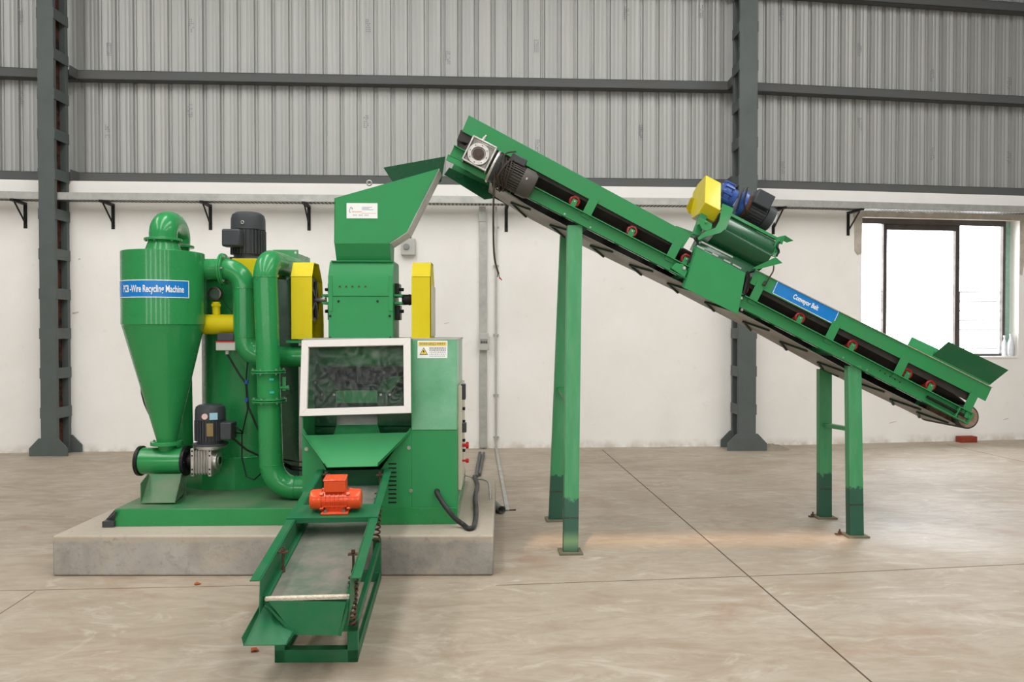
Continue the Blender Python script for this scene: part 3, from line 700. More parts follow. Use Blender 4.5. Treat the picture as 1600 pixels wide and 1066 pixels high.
# ---------------------------------------------------------------- geared motor on rotary valve
def motor_vertical(par, base, r, h, m=GREY, cap=True):
    # ribbed body + fan cap, upward
    mb = MB().lathe(base, ZA, [(0, r * .82), (h * .08, r * .82), (h * .08, r * .9), (h * .62, r * .9), (h * .62, r * .8)], 36)
    for k in range(30):
        t = 2 * PI * k / 30; e = V((math.cos(t), math.sin(t), 0))
        mb.obox(base + e * r * .93 + ZA * h * .34, e * r * .16, e.cross(ZA) * r * .07, ZA * h * .52)
    part('motor_body', mb, m, par)
    part('fan_cover', MB().lathe(base + ZA * h * .62, ZA, [(0, r * .98), (h * .24, r * .97), (h * .33, r * .9), (h * .38, r * .72), (h * .38, .01)], 40), m, par)
gx = AY(324, 721, CY); gx.z = vc.z
gm = thing('geared_motor', V((gx.x, CY, vc.z - .09)), 'upright dark grey motor on a silver gearbox, driving the valve under the cyclone', 'motor')
mb = MB()
for dx in (-.068, .045): mb.obox(gx + XA * dx, XA * .022, YA * .16, ZA * .185)
mb.obox(gx + XA * -.01, XA * .12, YA * .12, ZA * .15)
for k in range(5): mb.obox(gx + XA * (-.042 + k * .018), XA * .006, YA * .155, ZA * .165)
part('gearbox', mb, ALU, gm, .003)
part('output_flange', MB().cyl(gx + XA * .05, gx + XA * .078, .062).cyl(gx + XA * .078, gx + XA * .083, .035), ALU, gm, .003)
part('bore', MB().cyl(gx + XA * .082, gx + XA * .086, .024), BLK, gm)
mb = MB()
for dx in (-.068, .045):
    for dz in (-.075, .075, .045, -.045): mb.cyl(gx + V((dx, -.081, dz)), gx + V((dx, -.078, dz)), .006, n=10)
part('bolt_holes', mb, BLK, gm)
mt = AY(329, 703, CY); mt.z = gx.z + .088
part('motor_flange', MB().cyl(mt, mt + ZA * .018, .10, n=40).cyl(mt - ZA * .008, mt, .088, n=40), ALU, gm, .002)
part('adapter_ring', MB().cyl(mt + ZA * .018, mt + ZA * .03, .113, n=40), GREY, gm, .003)
mb0 = mt + ZA * .03
motor_vertical(gm, mb0, .098, .255)
part('terminal_box', MB().obox(mb0 + V((.125, -.02, .085)), XA * .075, YA * .11, ZA * .115), GREY, gm, .008)
part('rating_plate', MB().obox(mb0 + V((.038, -.108, .1)), XA * .042, YA * .004, ZA * .085), mat('brass_plate', (.30, .22, .10), .4, metal=.6), gm)
part('round_sticker', MB().cyl(mb0 + V((-.0, -.094, .185)), mb0 + V((-.0, -.0985, .185)), .019), mat('pink_white_print', (.8, .55, .52), .5), gm)
part('blue_sticker', MB().obox(mb0 + V((.052, -.082, .185)), V((.045, .02, 0)), V((0.001, -.004, 0)), ZA * .045), mat('pale_blue_print', (.35, .6, .72), .5), gm)
# ---------------------------------------------------------------- dust tank
TY = 5.5
tc_ = AY(391, 600, TY); Rt = (AY(460, 600, TY - .05).x - AY(318, 600, TY - .05).x) / 2
tx = tc_.x
zt = AY(400, 436, TY - Rt).z; zr = AY(386, 717, TY - .41).z
tk = thing('dust_collector_tank', V((tx, TY, SK)), 'tall green round dust tank with a wider ringed base, behind the two pipes', 'tank')
part('tank_shell', MB().lathe(V((tx, TY, zr)), ZA, [(0, Rt), (zt - zr, Rt), (zt - zr + .01, Rt - .01), (zt - zr + .01, .02)], 64), G, tk)
bx = AY(374, 740, TY).x
part('tank_base', MB().lathe(V((bx, TY, SK + .002)), ZA, [(0, .43), (zr - SK - .002, .43), (zr - SK + .004, .42), (zr - SK + .004, .3)], 12), G, tk, sharp=20)
part('ring_seam', MB().torus(V((bx + .03, TY, zr)), ZA, .40, .008, 48, 8), G, tk)
part('dark_gap_box', MB().box((AY(434, 500, 5.22).x, 5.22, SK + .002), (AY(466, 500, 5.22).x, 5.36, AY(440, 437, 5.22).z)), GX, tk, .003, 'dark green box filling the shaded gap')  # added dark box stands in for the shade between tank and cabinet
part('top_collar', MB().lathe(V((tx, TY, zt)), ZA, [(0, Rt * 1.03), (.02, Rt * 1.03)], 48), G, tk)
part('mounting_box', MB().box((AY(362, 410, TY - .22).x, TY - .22, zt + .02), (AY(436, 410, TY - .22).x, TY + .2, AY(390, 404, TY - .22).z)), Y1, tk, .004, 'yellow motor mount')
# motor on top
mz = AY(390, 404, TY - .22).z
mo = V((AY(388, 370, TY).x, TY, mz))
vm = thing('upright_motor', mo, 'big dark grey upright motor on the yellow mount above the tank', 'motor')
hh = AY(388, 330, TY - .1).z - mz
part('mounting_foot', MB().lathe(mo, ZA, [(0, .125), (.018, .125)], 36).obox(mo + ZA * .012, XA * .26, YA * .22, ZA * .02), GREY, vm, .003)
motor_vertical(vm, mo + ZA * .02, .125, hh - .02)
part('terminal_box', MB().obox(mo + V((-.055, -.17, hh * .42)), XA * .13, YA * .09, ZA * .125).obox(mo + V((-.055, -.13, hh * .42)), XA * .10, YA * .08, ZA * .10), GREY, vm, .012)
part('eye_bolt', MB().torus(mo + V((.0, -.128, hh * .76)), YA, .010, .004, 14, 8), STEEL, vm)
# yellow air vessel + gauge
yc = 5.06
y0, y1 = AY(310, 507, yc), AY(372, 507, yc)
av = thing('air_vessel', V(((y0.x + y1.x) / 2, yc, y0.z - .07)), 'short yellow horizontal air pipe between the cyclone and the bent pipe', 'air vessel')
part('vessel_body', MB().cyl(y0, V((y1.x, yc, y0.z)), .068, n=36), Y1, av)
g0 = AY(338, 492, yc)
part('stub_pipe', MB().cyl(V((g0.x, yc, y0.z)), V((g0.x, yc, AY(338, 472, yc).z)), .026, n=20).cyl(V((g0.x, yc, AY(338, 479, yc).z)), V((g0.x, yc, AY(338, 475, yc).z)), .034, n=6), Y1, av)
g1 = AY(337, 459, yc)
part('pressure_gauge', MB().lathe(g1 + YA * .03, -YA, [(0, .03), (.01, .046), (.04, .048), (.055, .046), (.056, .036), (.045, .034)], 32), mat('dark_chrome', (.10, .07, .07), .25, metal=.6), av)
part('gauge_face', MB().cyl(g1 - YA * .005, g1 - YA * .018, .034), mat('dark_green_dial', (.05, .09, .06), .2), av)
part('gauge_wire', MB().tube([g1 + V((.04, 0, -.03)), g1 + V((.08, 0, -.09)), g1 + V((.12, -.01, -.13))], .003, 6), BLK, av)
# control unit
c0 = AY(355, 534, 5.0)
cu = thing('pulse_controller', c0 - ZA * .06, 'small grey and white controller box hung below the yellow air vessel', 'controller')
part('housing', MB().obox(c0 + ZA * -.028, XA * .13, YA * .07, ZA * .062), CUPL, cu, .005)
part('dark_cover', MB().obox(c0 + ZA * .03, XA * .115, YA * .075, ZA * .055), GREY, cu, .008)
part('red_band', MB().obox(c0 + V((0, -.037, 0)), XA * .125, YA * .004, ZA * .008), REDL, cu)
part('hanger', MB().obox(c0 + V((0, .03, .075)), XA * .09, YA * .006, ZA * .06), Y1, cu)
part('cable_gland', MB().cyl(c0 - ZA * .06, c0 - ZA * .085, .013), CUPL, cu)
# wiring down the tank
q0 = c0 - ZA * .085
mb = MB().tube([q0, AY(375, 587, 5.0), AY(385, 600, 5.0), AY(388, 636, 5.0), AY(405, 675, 5.0), AY(412, 690, 4.98)], .007, 8)
mb.tube([AY(387, 566, 5.0), AY(384, 600, 5.0), AY(387, 640, 5.0), AY(378, 680, 5.0), AY(378, 715, 5.0), AY(385, 745, 4.98), AY(397, 750, 4.97), AY(410, 738, 4.95)], .005, 8)
mb.tube([AY(366, 665, CY), AY(375, 672, CY), AY(380, 677, 4.97), AY(372, 677, CY), AY(365, 675, CY - .02)], .006, 8)
mb.tube([AY(364, 685, CY), AY(385, 703, 4.97), AY(412, 716, 5.0)], .007, 8)
mb.tube([AY(440, 718, 5.0), AY(455, 720, 5.05), AY(478, 723, 5.05)], .005, 8); mb.tube([AY(442, 723, 5.0), AY(455, 729, 5.05), AY(478, 731, 5.05)], .008, 8); mb.tube([AY(442, 726, 5.0), AY(455, 733, 5.05), AY(478, 736, 5.05)], .008, 8)
solo('power_cables', mb, BLK, 'thin black cables hanging in front of the green dust tank', 'cables')
mb = MB()
for v in (597, 625): mb.cyl(AY(385.5, v - 3, 4.998), AY(385.5, v + 3, 4.998), .012, n=12)
solo('cable_clamps', mb, mat('blue_tape', (.03, .1, .4), .5), 'two bands of blue tape round the black cables on the tank', 'tape')

# ---------------------------------------------------------------- pipes
pa = thing('inlet_duct', AY(382, 557, 5.02), 'green bent pipe from the cyclone side, dropping behind the front pipe into the cabinet', 'pipe')
rA = .073; YP = 5.02
vx = AY(382, 490, YP); yt = AY(350, 421, YP).z; yb = AY(440, 557, YP).z
part('inlet_stub', MB().cyl(V((AY(312, 421, YP).x - .05, YP, yt)), V((AY(350, 421, YP).x, YP, yt)), rA - .003, n=36), G, pa)
mb = MB(); fx = AY(349, 421, YP).x
part('flange', MB().cyl(V((fx - .012, YP, yt)), V((fx, YP, yt)), .108, n=40), G, pa, .002)
part('flange', MB().cyl(V((fx + .001, YP, yt)), V((fx + .013, YP, yt)), .105, n=40), G, pa, .002)
bolts(pa, [(V((fx + .013, YP, yt)) + V((0, math.cos(k * 1.047) * .092, math.sin(k * 1.047) * .092)), XA, .007, .012) for k in range(6)])
cr = V((vx.x, YP, yt)); p0 = V((fx + .012, YP, yt)); dd = vx.x - fx - .012
part('upper_elbow', MB().tube(arc3(p0, cr, V((vx.x, YP, yt - dd)), 14) + [V((vx.x, YP, yt - dd - .01))], rA, 36), G, pa, sharp=60)
part('vertical_pipe', MB().cyl(V((vx.x, YP, yt - dd)), V((vx.x, YP, yb + .13)), rA * .99, n=36), G, pa)
for z_ in (yt - dd, yb + .13): part('weld_ring', MB().torus(V((vx.x, YP, z_)), ZA, rA, .0025, 40, 6), G, pa)
cr = V((vx.x, YP, yb))
part('lower_elbow', MB().tube(arc3(V((vx.x, YP, yb + .13)), cr, V((vx.x + .13, YP, yb)), 14), rA, 36), G, pa, sharp=60)
part('cross_pipe', MB().cyl(V((vx.x + .12, YP, yb)), V((AY(640, 557, YP).x, YP, yb)), rA * .98, n=36), G, pa)

pb = thing('suction_duct', AY(424, 700, 4.8), 'thick green pipe with flanged damper, foremost one beside the cabinet', 'pipe')
YB = 4.8; rB = .0755
T0 = AY(415, 440, YB); T1 = AY(424, 730, YB)
def pbx(v): t = (v - 440) / 290; return V((lerp(T0, T1, t).x, YB, AY(420, v, YB).z))
apx = AY(413, 388, YB).z - rB
tE = V((pbx(400).x, YB, apx)); pe0 = V((pbx(425).x, YB, apx - .13)); farp = V((tE.x + .03, 5.36, apx)); dirb = (farp - tE).normalized()
part('top_elbow', MB().tube([pbx(434)] + arc3(pe0, tE, tE + dirb * .13, 14) + [farp], rB, 36), G, pb, sharp=60)
part('vertical_pipe', MB().cyl(pbx(433), pbx(581), rB * .99, n=40), G, pb)
part('damper_body', MB().cyl(pbx(584), pbx(624), rB * .96, n=40), G, pb)
part('lower_pipe', MB().cyl(pbx(627), pbx(730), rB * .99, n=40), G, pb)
for v in (580.5, 625.5):
    mb = MB(); p = pbx(v)
    for dz in (-.011, .003): part('flange', MB().cyl(p + ZA * dz, p + ZA * (dz + .009), .107, n=40), G, pb, .001)
    bolts(pb, [(p + ZA * sg_ * .011 + V((math.cos(k * 1.047 + .3) * .094, math.sin(k * 1.047 + .3) * .094, 0)), ZA * sg_, .006, .010) for k in range(6) for sg_ in (-1, 1)])
mb = MB(); h0 = pbx(606)
mb.cyl(h0 + XA * .07, h0 + XA * .115, .010, n=12).bar(h0 + XA * .098 - ZA * .02, h0 + XA * .098 + ZA * .07, .02, .006).cyl(h0 + XA * .115, h0 + XA * .128, .016, n=14)
part('damper_lever', mb, G, pb)
for v in (592, 612): part('tape_mark', MB().obox(pbx(v) + V((.038, -rB * .86, 0)), V((.025, .008, 0)), V((0, .003, 0)), ZA * .014), CYAN, pb, label='small cyan tape mark')
pz = AY(470, 762, YB).z; bE = V((pbx(762).x, YB, pz)); r_ = .155
part('bottom_elbow', MB().tube(arc3(bE + ZA * r_, bE, bE + XA * r_, 16) + [bE + XA * .22], rB, 36), G, pb, sharp=60)
for p_, a_ in ((pbx(433), ZA), (bE + ZA * r_, ZA), (bE + XA * r_, XA)): part('weld_ring', MB().torus(p_, a_, rB, .0025, 40, 6), G, pb)
# square flange plate at the far end of the top elbow
fp = thing('flange_plate', V((farp.x, 5.42, apx - .1)), 'square green bolted plate behind the top elbow of the front pipe', 'flange plate')
part('plate', MB().box((AY(428, 400, 5.4).x, 5.37, AY(440, 436, 5.4).z), (AY(467, 400, 5.4).x, 5.39, AY(440, 391, 5.4).z)), G, fp, .002)
bolts(fp, [(AY(462, 395, 5.37), -YA, .007, .008)])
part('inlet_box', MB().box((AY(432, 400, 5.4).x, 5.39, AY(440, 436, 5.4).z), (AY(466, 400, 5.4).x, 5.75, AY(440, 396, 5.4).z)), G, fp, .002)

# ---------------------------------------------------------------- cabinet
CX0, CXM, CX1 = AY(472, 700, YF).x, AY(643, 700, YF).x, AY(714, 700, YF).x
CT = 1.385; YBk = 5.36
zmid = AY(680, 672, YF).z
cabt = thing('granulator_cabinet', ((CX0 + CX1) / 2, 4.95, SK), 'large green granulator cabinet with a white-framed viewing window and discharge chute', 'machine cabinet')
# right tower
mb = MB().prism([(CXM, YF, SK), (CX1, YF, SK), (CX1, YBk, SK), (CXM, YBk, SK)], (0, 0, zmid - SK))
part('tower_lower', mb, GS, cabt, .002)
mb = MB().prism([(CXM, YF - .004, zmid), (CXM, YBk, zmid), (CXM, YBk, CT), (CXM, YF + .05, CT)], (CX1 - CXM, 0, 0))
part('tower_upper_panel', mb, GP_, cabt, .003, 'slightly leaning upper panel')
part('top_lid', MB().box((CX0, YF + .05, CT), (CX1 + .006, YBk, CT + .008)), GALV, cabt)
# lower front, left side, back, floor of recess
zl = AY(560, 672, YF).z
lipz = AY(550, 731, 4.38).z
part('lower_front_panel', MB().box((CX0, YF, SK), (CXM, YF + .004, AY(560, 738, YF).z)).prism([(CX0, YF, AY(560, 738, YF).z), (AY(512, 738, YF).x, YF, AY(560, 738, YF).z), (CX0 + .01, YF, zl + .01), (CX0, YF, zl)], (0, .004, 0)).prism([(AY(592, 738, YF).x, YF, AY(560, 738, YF).z), (CXM, YF, AY(560, 738, YF).z), (CXM, YF, zl + .01), (CXM - .01, YF, zl + .01)], (0, .004, 0)), GS, cabt)
part('left_side_panel', MB().box((CX0, YF + .004, SK), (CX0 + .006, YBk, CT)), GS, cabt)
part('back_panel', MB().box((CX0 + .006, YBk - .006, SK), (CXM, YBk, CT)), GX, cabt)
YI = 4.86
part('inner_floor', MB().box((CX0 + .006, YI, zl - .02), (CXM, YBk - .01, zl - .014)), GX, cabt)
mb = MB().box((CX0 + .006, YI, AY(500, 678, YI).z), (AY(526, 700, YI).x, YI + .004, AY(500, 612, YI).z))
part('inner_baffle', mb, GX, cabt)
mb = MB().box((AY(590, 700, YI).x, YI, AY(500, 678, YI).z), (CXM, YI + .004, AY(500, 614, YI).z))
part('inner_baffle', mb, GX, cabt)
part('inner_crossplate', MB().box((AY(526, 700, YI).x, YI + .003, AY(500, 630, YI).z), (AY(590, 700, YI).x, YI + .008, AY(500, 611, YI).z)), GS, cabt)
part('inner_light_panel', MB().sheet([AY(526, 666, YI), AY(590, 666, YI), AY(590, 645, YI + .12), AY(526, 645, YI + .12)], .004), GALV, cabt)
hY = YI + .22
mb = MB().sheet([AY(494, 600, YI), AY(508, 613, YI), AY(600, 613, YI), AY(612, 600, YI), AY(640, 560, hY), AY(480, 560, hY)], .003)
part('inner_guide', MB().sheet([AY(496, 602, YI), AY(508, 613, YI), AY(530, 613, hY), AY(518, 590, hY)], .004), GS, cabt)
part('inner_guide', MB().sheet([AY(628, 588, YI), AY(610, 613, YI), AY(590, 613, hY), AY(600, 590, hY)], .004), GS, cabt)
bolts(cabt, [(AY(u, v, YI - .001), -YA, .006, .006) for (u, v) in ((487, 604), (493, 598), (503, 617), (522, 617), (595, 617), (609, 617))] + [(AY(u, v, YF - .001), -YA, .009, .009) for (u, v) in ((479, 702), (639, 700), (642, 767))])
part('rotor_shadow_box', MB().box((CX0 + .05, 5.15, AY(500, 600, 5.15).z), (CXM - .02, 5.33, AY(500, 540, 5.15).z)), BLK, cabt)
# discharge chute
YL = 4.36
TL, TR = AY(474, 681, YF - .002), AY(641, 676, YF - .002); LL, LR = AY(511, 731, YL), AY(590, 729, YL)
BLp, BRp = AY(497, 664, YI + .01), AY(618, 664, YI + .01)
mb = MB().sheet([TL, TR, LR, LL], .005).sheet([AY(526, 664, YI + .01), AY(590, 664, YI + .01), AY(594, 677.2, YF), AY(522, 678.5, YF)], .004)
part('discharge_chute', mb, GS, cabt, .001)
mb = MB()
for a_, b_, sd in ((TL, LL, -1), (TR, LR, 1)):
    nn = (TR - TL).cross(LL - TL).normalized(); nn = nn if nn.z > 0 else -nn
    part('chute_side', MB().sheet([a_, b_, b_ + nn * .04 + XA * sd * .01, a_ + nn * .03 + XA * sd * .008 + YA * .02], .004), GS, cabt)
# louvres
mb = MB()
for k in range(10):
    v = 725 + k * 6.7; a_ = AY(607, v, YF - .001); mb.box(a_ + ZA * -.0045, V((AY(619.5, v, YF).x, YF - .0025, a_.z + .0045)))
part('louvre_slots', mb, BLK, cabt)
# window frame (leaning cover)
W0, W1, W2, W3 = AY(473, 533, YF - .02), AY(642, 529.5, YF - .02), AY(643, 646, YF - .11), AY(469.5, 651, YF - .11)
cov = [W0, W1, W2, W3]; cc = sum(cov, V()) / 4
def inset(p, fx_, fz_): return p
nn = (W1 - W0).cross(W3 - W0).normalized(); nn = nn if nn.y < 0 else -nn
ex = (W1 - W0).normalized(); ez = (W0 - W3).normalized(); fwid = .043
I0, I1, I2, I3 = W0 + ex * fwid - ez * fwid, W1 - ex * fwid - ez * fwid, W2 - ex * fwid + ez * fwid, W3 + ex * fwid + ez * fwid
mb = MB()
for q in ([W0, W1, I1, I0], [W1, W2, I2, I1], [W2, W3, I3, I2], [W3, W0, I0, I3]): mb.prism(q, nn * .028)
wf = part('window_frame', mb, FRM, cabt, .002, 'white aluminium frame')
subpart('viewing_pane', MB().prism([I0 - ex * .01, I1 + ex * .01, I2 + ex * .01, I3 - ex * .01], nn * .004), ACR, wf, 'scuffed clear pane')
# sides closing the cover to the cabinet
mb = MB().sheet([W0 - nn * .001, W3 - nn * .001, V((CX0, YF, W3.z - .02)), V((CX0, YF + .04, W0.z))], .004).sheet([W1, W2, V((CXM, YF, zl)), V((CXM, YF + .04, W1.z))], .004)
part('cover_cheeks', mb, GS, cabt)
mb = MB()
# warning sticker
q0, q1, q2, q3 = AY(652, 530.5, YF + .044), AY(698.5, 530.5, YF + .044), AY(699, 560, YF + .03), AY(652, 560, YF + .03)
zz0, zz1 = q2.z, q0.z
def tp(x, z, off=.002):    # point on the leaning panel
    t = (z - zmid) / (CT - zmid); return V((x, YF - .004 + .054 * t - off, z))
def tq(x0, x1, z0, z1, off): return [tp(x0, z0, off), tp(x1, z0, off), tp(x1, z1, off), tp(x0, z1, off)]
zz1 = min(zz1, CT - .006)
st = part('warning_sticker', MB().prism(tq(q3.x, q2.x, zz0, zz1, .0005), (0, -.0015, 0)), WHITE, cabt, .003)
hgt = zz1 - zz0; wid = q2.x - q3.x
subpart('yellow_heading', MB().prism(tq(q3.x + .006, q2.x - .006, zz1 - hgt * .30, zz1 - hgt * .06, .0025), (0, -.0006, 0)), mat('amber_print', (.85, .62, .10), .5), st)
mb = MB(); 
mb2 = MB(); ax_ = XA; ay_ = (tp(0, 1, 0) - tp(0, .9, 0)).normalized()
text_on(mb2, 'WARNING', .021, tp(q3.x + wid * .34, zz1 - hgt * .18, .0035), ax_, ay_, 1.0, .0004)
for k in range(5): mb2.obox(tp(q3.x + wid * (.66 + k * .06), zz1 - hgt * .17, .0035), XA * .006, YA * .0006, ZA * random.uniform(.008, .014))
for k in range(5):
    z = zz1 - hgt * (.42 + k * .115); x = q3.x + wid * .40
    while x < q3.x + wid * (.95 - .03 * (k > 2)):
        l = random.uniform(.004, .010); mb2.obox(tp(x + l / 2, z, .0035), XA * l, YA * .0005, ZA * (.008 if k < 2 else .004)); x += l + .004
subpart('sticker_lettering', mb2, mat('grey_ink', (.22, .2, .2), .6), st)
tcx, tzb = q3.x + wid * .21, zz0 + hgt * .2
subpart('hazard_triangle', MB().prism([tp(tcx - .026, tzb, .0025), tp(tcx + .026, tzb, .0025), tp(tcx, tzb + .046, .0025)], (0, -.0006, 0)), BLK, st)
subpart('hazard_yellow', MB().prism([tp(tcx - .0205, tzb + .004, .0035), tp(tcx + .0205, tzb + .004, .0035), tp(tcx, tzb + .040, .0035)], (0, -.0006, 0)), bpy.data.materials['amber_print'], st)
subpart('lightning_symbol', MB().prism([tp(tcx - .002, tzb + .03, .0046), tp(tcx - .007, tzb + .017, .0046), tp(tcx - .001, tzb + .018, .0046), tp(tcx - .001, tzb + .007, .0046), tp(tcx + .006, tzb + .021, .0046), tp(tcx + .001, tzb + .021, .0046), tp(tcx + .003, tzb + .03, .0046)], (0, -.0006, 0)), BLK, st)
# side control panel
part('control_panel', MB().box((CX1, YF + .12, SK + .08), (CX1 + .022, YBk - .1, AY(715, 603, YF + .2).z)), CREAM, cabt, .003, 'cream control panel on the right side')
mb = MB(); py = YF + .26
part('panel_meter', MB().obox(V((CX1 + .03, py, AY(718, 612, py).z)), XA * .03, YA * .08, ZA * .10).obox(V((CX1 + .035, py, AY(718, 668, py).z)), XA * .03, YA * .06, ZA * .06), GREY, cabt, .003)
for v, rr in ((696, .016), (720, .010)):
    z = AY(720, v, py).z; part('push_button', MB().cyl(V((CX1 + .02, py, z)), V((CX1 + .05, py, z)), rr * .7).cyl(V((CX1 + .045, py, z)), V((CX1 + .065, py, z)), rr * 1.4), REDL, cabt, .002, 'red push button')
mb = MB()
for v in (620, 640, 660, 690, 706): z = AY(720, v, py).z; mb.cyl(V((CX1 + .02, py + .05, z)), V((CX1 + .04, py + .05, z)), .010)
part('panel_knobs', mb, BLK, cabt)
# thick cable
e0 = AY(683, 768, YF); 
part('cable_hole', MB().cyl(e0 + YA * .002, e0 - YA * .002, .017), BLK, cabt)
pth = [e0 + YA * .02, e0 - YA * .03, AY(690, 783, 4.50), AY(700, 797, 4.47), AY(712, 811, 4.47), AY(724, 820, 4.47), AZ(733, 826, PH + .016), AZ(741, 821, PH + .016), AZ(744, 800, PH + .016), AZ(743, 775, PH + .016), AZ(746, 757, PH + .016), AZ(741, 745, PH + .016)]
def smooth(P, n_=6):
    out = []
    for i in range(len(P) - 1):
        p0 = P[max(i - 1, 0)]; p1 = P[i]; p2 = P[i + 1]; p3 = P[min(i + 2, len(P) - 1)]
        for k in range(n_):
            t = k / n_; out.append(.5 * ((2 * p1) + (p2 - p0) * t + (2 * p0 - 5 * p1 + 4 * p2 - p3) * t * t + (3 * p1 - p0 - 3 * p2 + p3) * t ** 3))
    return out + [P[-1]]
solo('supply_cable', MB().tube(smooth(pth), .0155, 12), mat('grey_black_cable', (.035, .035, .035), .45), 'thick black supply cable looping from the cabinet front onto the plinth', 'cable')
solo('earth_wire', MB().tube(smooth([AZ(718, 742, PH + .006), AZ(730, 744, PH + .006), AZ(745, 748, PH + .006), AZ(757, 750, PH + .006), AZ(764, 756, PH + .006), AZ(766, 780, PH + .006)]), .006, 8), GALV, 'thin pale wire lying along the back edge of the plinth', 'wire')
solo('floor_conduit', MB().tube([AZ(744, 745, .02), AZ(750, 708, .02)], .02, 10).tube([AZ(749, 742, .02), AZ(756, 708, .02)], .016, 10), GIRT, 'two dark pipes in the floor chase between the trunking and the plinth', 'conduit')

# ---------------------------------------------------------------- crusher box
KY, KB = 4.96, 5.28
K0, K1 = AY(513, 480, KY).x, AY(614, 480, KY).x
kz0 = CT + .008; kz1 = AY(560, 431, KY).z; kz2 = AY(560, 408, KY).z
kr = thing('crusher_box', ((K0 + K1) / 2, (KY + KB) / 2, kz0), 'square green crusher box with bolted seams, on top of the cabinet under the hopper', 'crusher')
kzs = AY(560, 463, KY).z
mb = MB().box((K0, KY, kz0), (K1, KB, kzs - .001)); part('lower_housing', mb, GS, kr, .002)
mb = MB().prism([(K0, KY, kzs + .001), (K0, KB, kzs + .001), (K0, KB, kz2), (K0, KY + .05, kz2), (K0, KY, kz1)], (K1 - K0, 0, 0)); part('upper_housing', mb, GS, kr, .002)
part('edge_strip', MB().box((K0, KY - .004, kzs - .10), (K0 + .028, KY, kz1)).box((K1 - .028, KY - .004, kzs - .10), (K1, KY, kz1)).box((K0 + .028, KY - .004, kzs + .001), (K1 - .028, KY, kzs + .006)), GS, kr, .001)
mb = MB()
for u in (531, 541, 550.5, 561, 571): p = AY(u, 448, KY); mb.cyl(p, p - YA * .0015, .007, n=12)
part('sight_holes', mb, RUST, kr, label='row of five rusty holes')
bolts(kr, [(AY(u, v, KY), -YA, .006, .008) for (u, v) in ((529, 471), (590, 471), (516, 494), (609, 494), (516, 528), (610, 528))], BLK)
sz = AY(620, 469, KY + .2).z; sy = KY + .15
for sd, xx in ((-1, K0), (1, K1)):
    for o_ in (.026, -.026): part('bearing_bracket', MB().obox(V((xx + sd * .028, sy, sz + o_)), XA * .056, YA * .2, ZA * .016), GS, kr, .002)
    part('bearing_block', MB().obox(V((xx + sd * .014, sy + .02, sz + .075)), XA * .028, YA * .12, ZA * .07).cyl(V((xx + sd * .02, sy, sz + .07)), V((xx + sd * .055, sy, sz + .07)), .013, n=6), BLK, kr, .003)
    part('bearing_block', MB().obox(V((xx + sd * .016, sy + .02, sz - .09)), XA * .032, YA * .1, ZA * .10).cyl(V((xx + sd * .02, sy, sz - .08)), V((xx + sd * .055, sy, sz - .08)), .013, n=6), BLK, kr, .003)
xg1 = AY(642, 470, sy).x; xg0 = AY(489, 470, sy).x
part('drive_shaft', MB().cyl(V((K1 + .045, sy, sz)), V((xg1 + .02, sy, sz)), .036, n=32).cyl(V((K1 + .09, sy, sz)), V((K1 + .1, sy, sz)), .039), BLK, kr, .002, 'thick black shaft')
part('flywheel_shaft', MB().cyl(V((K0 - .045, sy, sz)), V((xg0 - .03, sy, sz)), .017), STEEL, kr)
# guards
def guard(name, u0, u1, label, openside):
    gy = KY - .03; x0, x1 = AY(u0, 470, gy).x, AY(u1, 470, gy).x
    zb, zc, zt_ = AY(470, 530, gy).z, AY(470, 432, gy).z, AY(470, 410, gy + .05).z
    prof = [(gy, zb), (gy, zc), (gy + .06, zt_), (gy + .20, zt_), (gy + .30, zc - .02), (gy + .34, zb + .10), (gy + .34, zb)]
    g = thing(name, ((x0 + x1) / 2, gy + .17, zb), label, 'belt guard')
    th = .006
    def ring(off):
        return [(y, z) for y, z in prof]
    mb = MB(); n_ = len(prof)
    cyy, czz = gy + .17, (zb + zt_) / 2
    for k in range(n_):
        (ya, za), (yb_, zb_) = prof[k], prof[(k + 1) % n_]
        def inn(y, z): return (y + (cyy - y) * .05, z + (czz - z) * .03)
        (yc_, zc_), (yd_, zd_) = inn(yb_, zb_), inn(ya, za)
        mb.prism([(x0, ya, za), (x0, yb_, zb_), (x0, yc_, zc_), (x0, yd_, zd_)], (x1 - x0, 0, 0))
    part('rim', mb, Y1, g)
    cl = x0 if openside > 0 else x1
    mb = MB().prism([(cl, y, z) for y, z in prof], (.004 * openside, 0, 0)); part('closed_side', mb, Y1, g)
    part('seam_line', MB().box((x0 + .004, gy - .001, zc - .002), (x1 - .004, gy + .001, zc)), BLK, g)
    return g, x0, x1, gy, zb
g, x0, x1, gy, zb = guard('belt_guard', 454, 487.5, 'yellow belt guard left of the crusher box, open side showing a black wheel', 1)
mb = MB().lathe(V((x1 - .03, sy, sz)), -XA, [(0, .13), (.0, .15), (.05, .15), (.05, .13)], 40); part('flywheel', mb, BLK, g)
mb = MB().lathe(V((x1 - .022, sy, sz)), -XA, [(0, .03), (.01, .05)], 20)
for k in range(5): e = V((0, math.cos(k * 1.257), math.sin(k * 1.257))); mb.bar(V((x1 - .02, sy, sz)) + e * .02, V((x1 - .02, sy, sz)) + e * .13, .012, .02)
part('wheel_spokes', mb, GREY, g)
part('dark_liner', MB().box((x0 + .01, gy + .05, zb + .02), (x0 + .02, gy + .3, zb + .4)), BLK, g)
g2, x0, x1, gy, zb = guard('belt_guard', 643, 673, 'yellow belt guard right of the crusher box, standing on the cabinet end', -1)
part('back_edge_strip', MB().box((x1 - .002, gy + .03, zb + .02), (x1 + .006, gy + .32, zb + .36)), CREAM, g2)
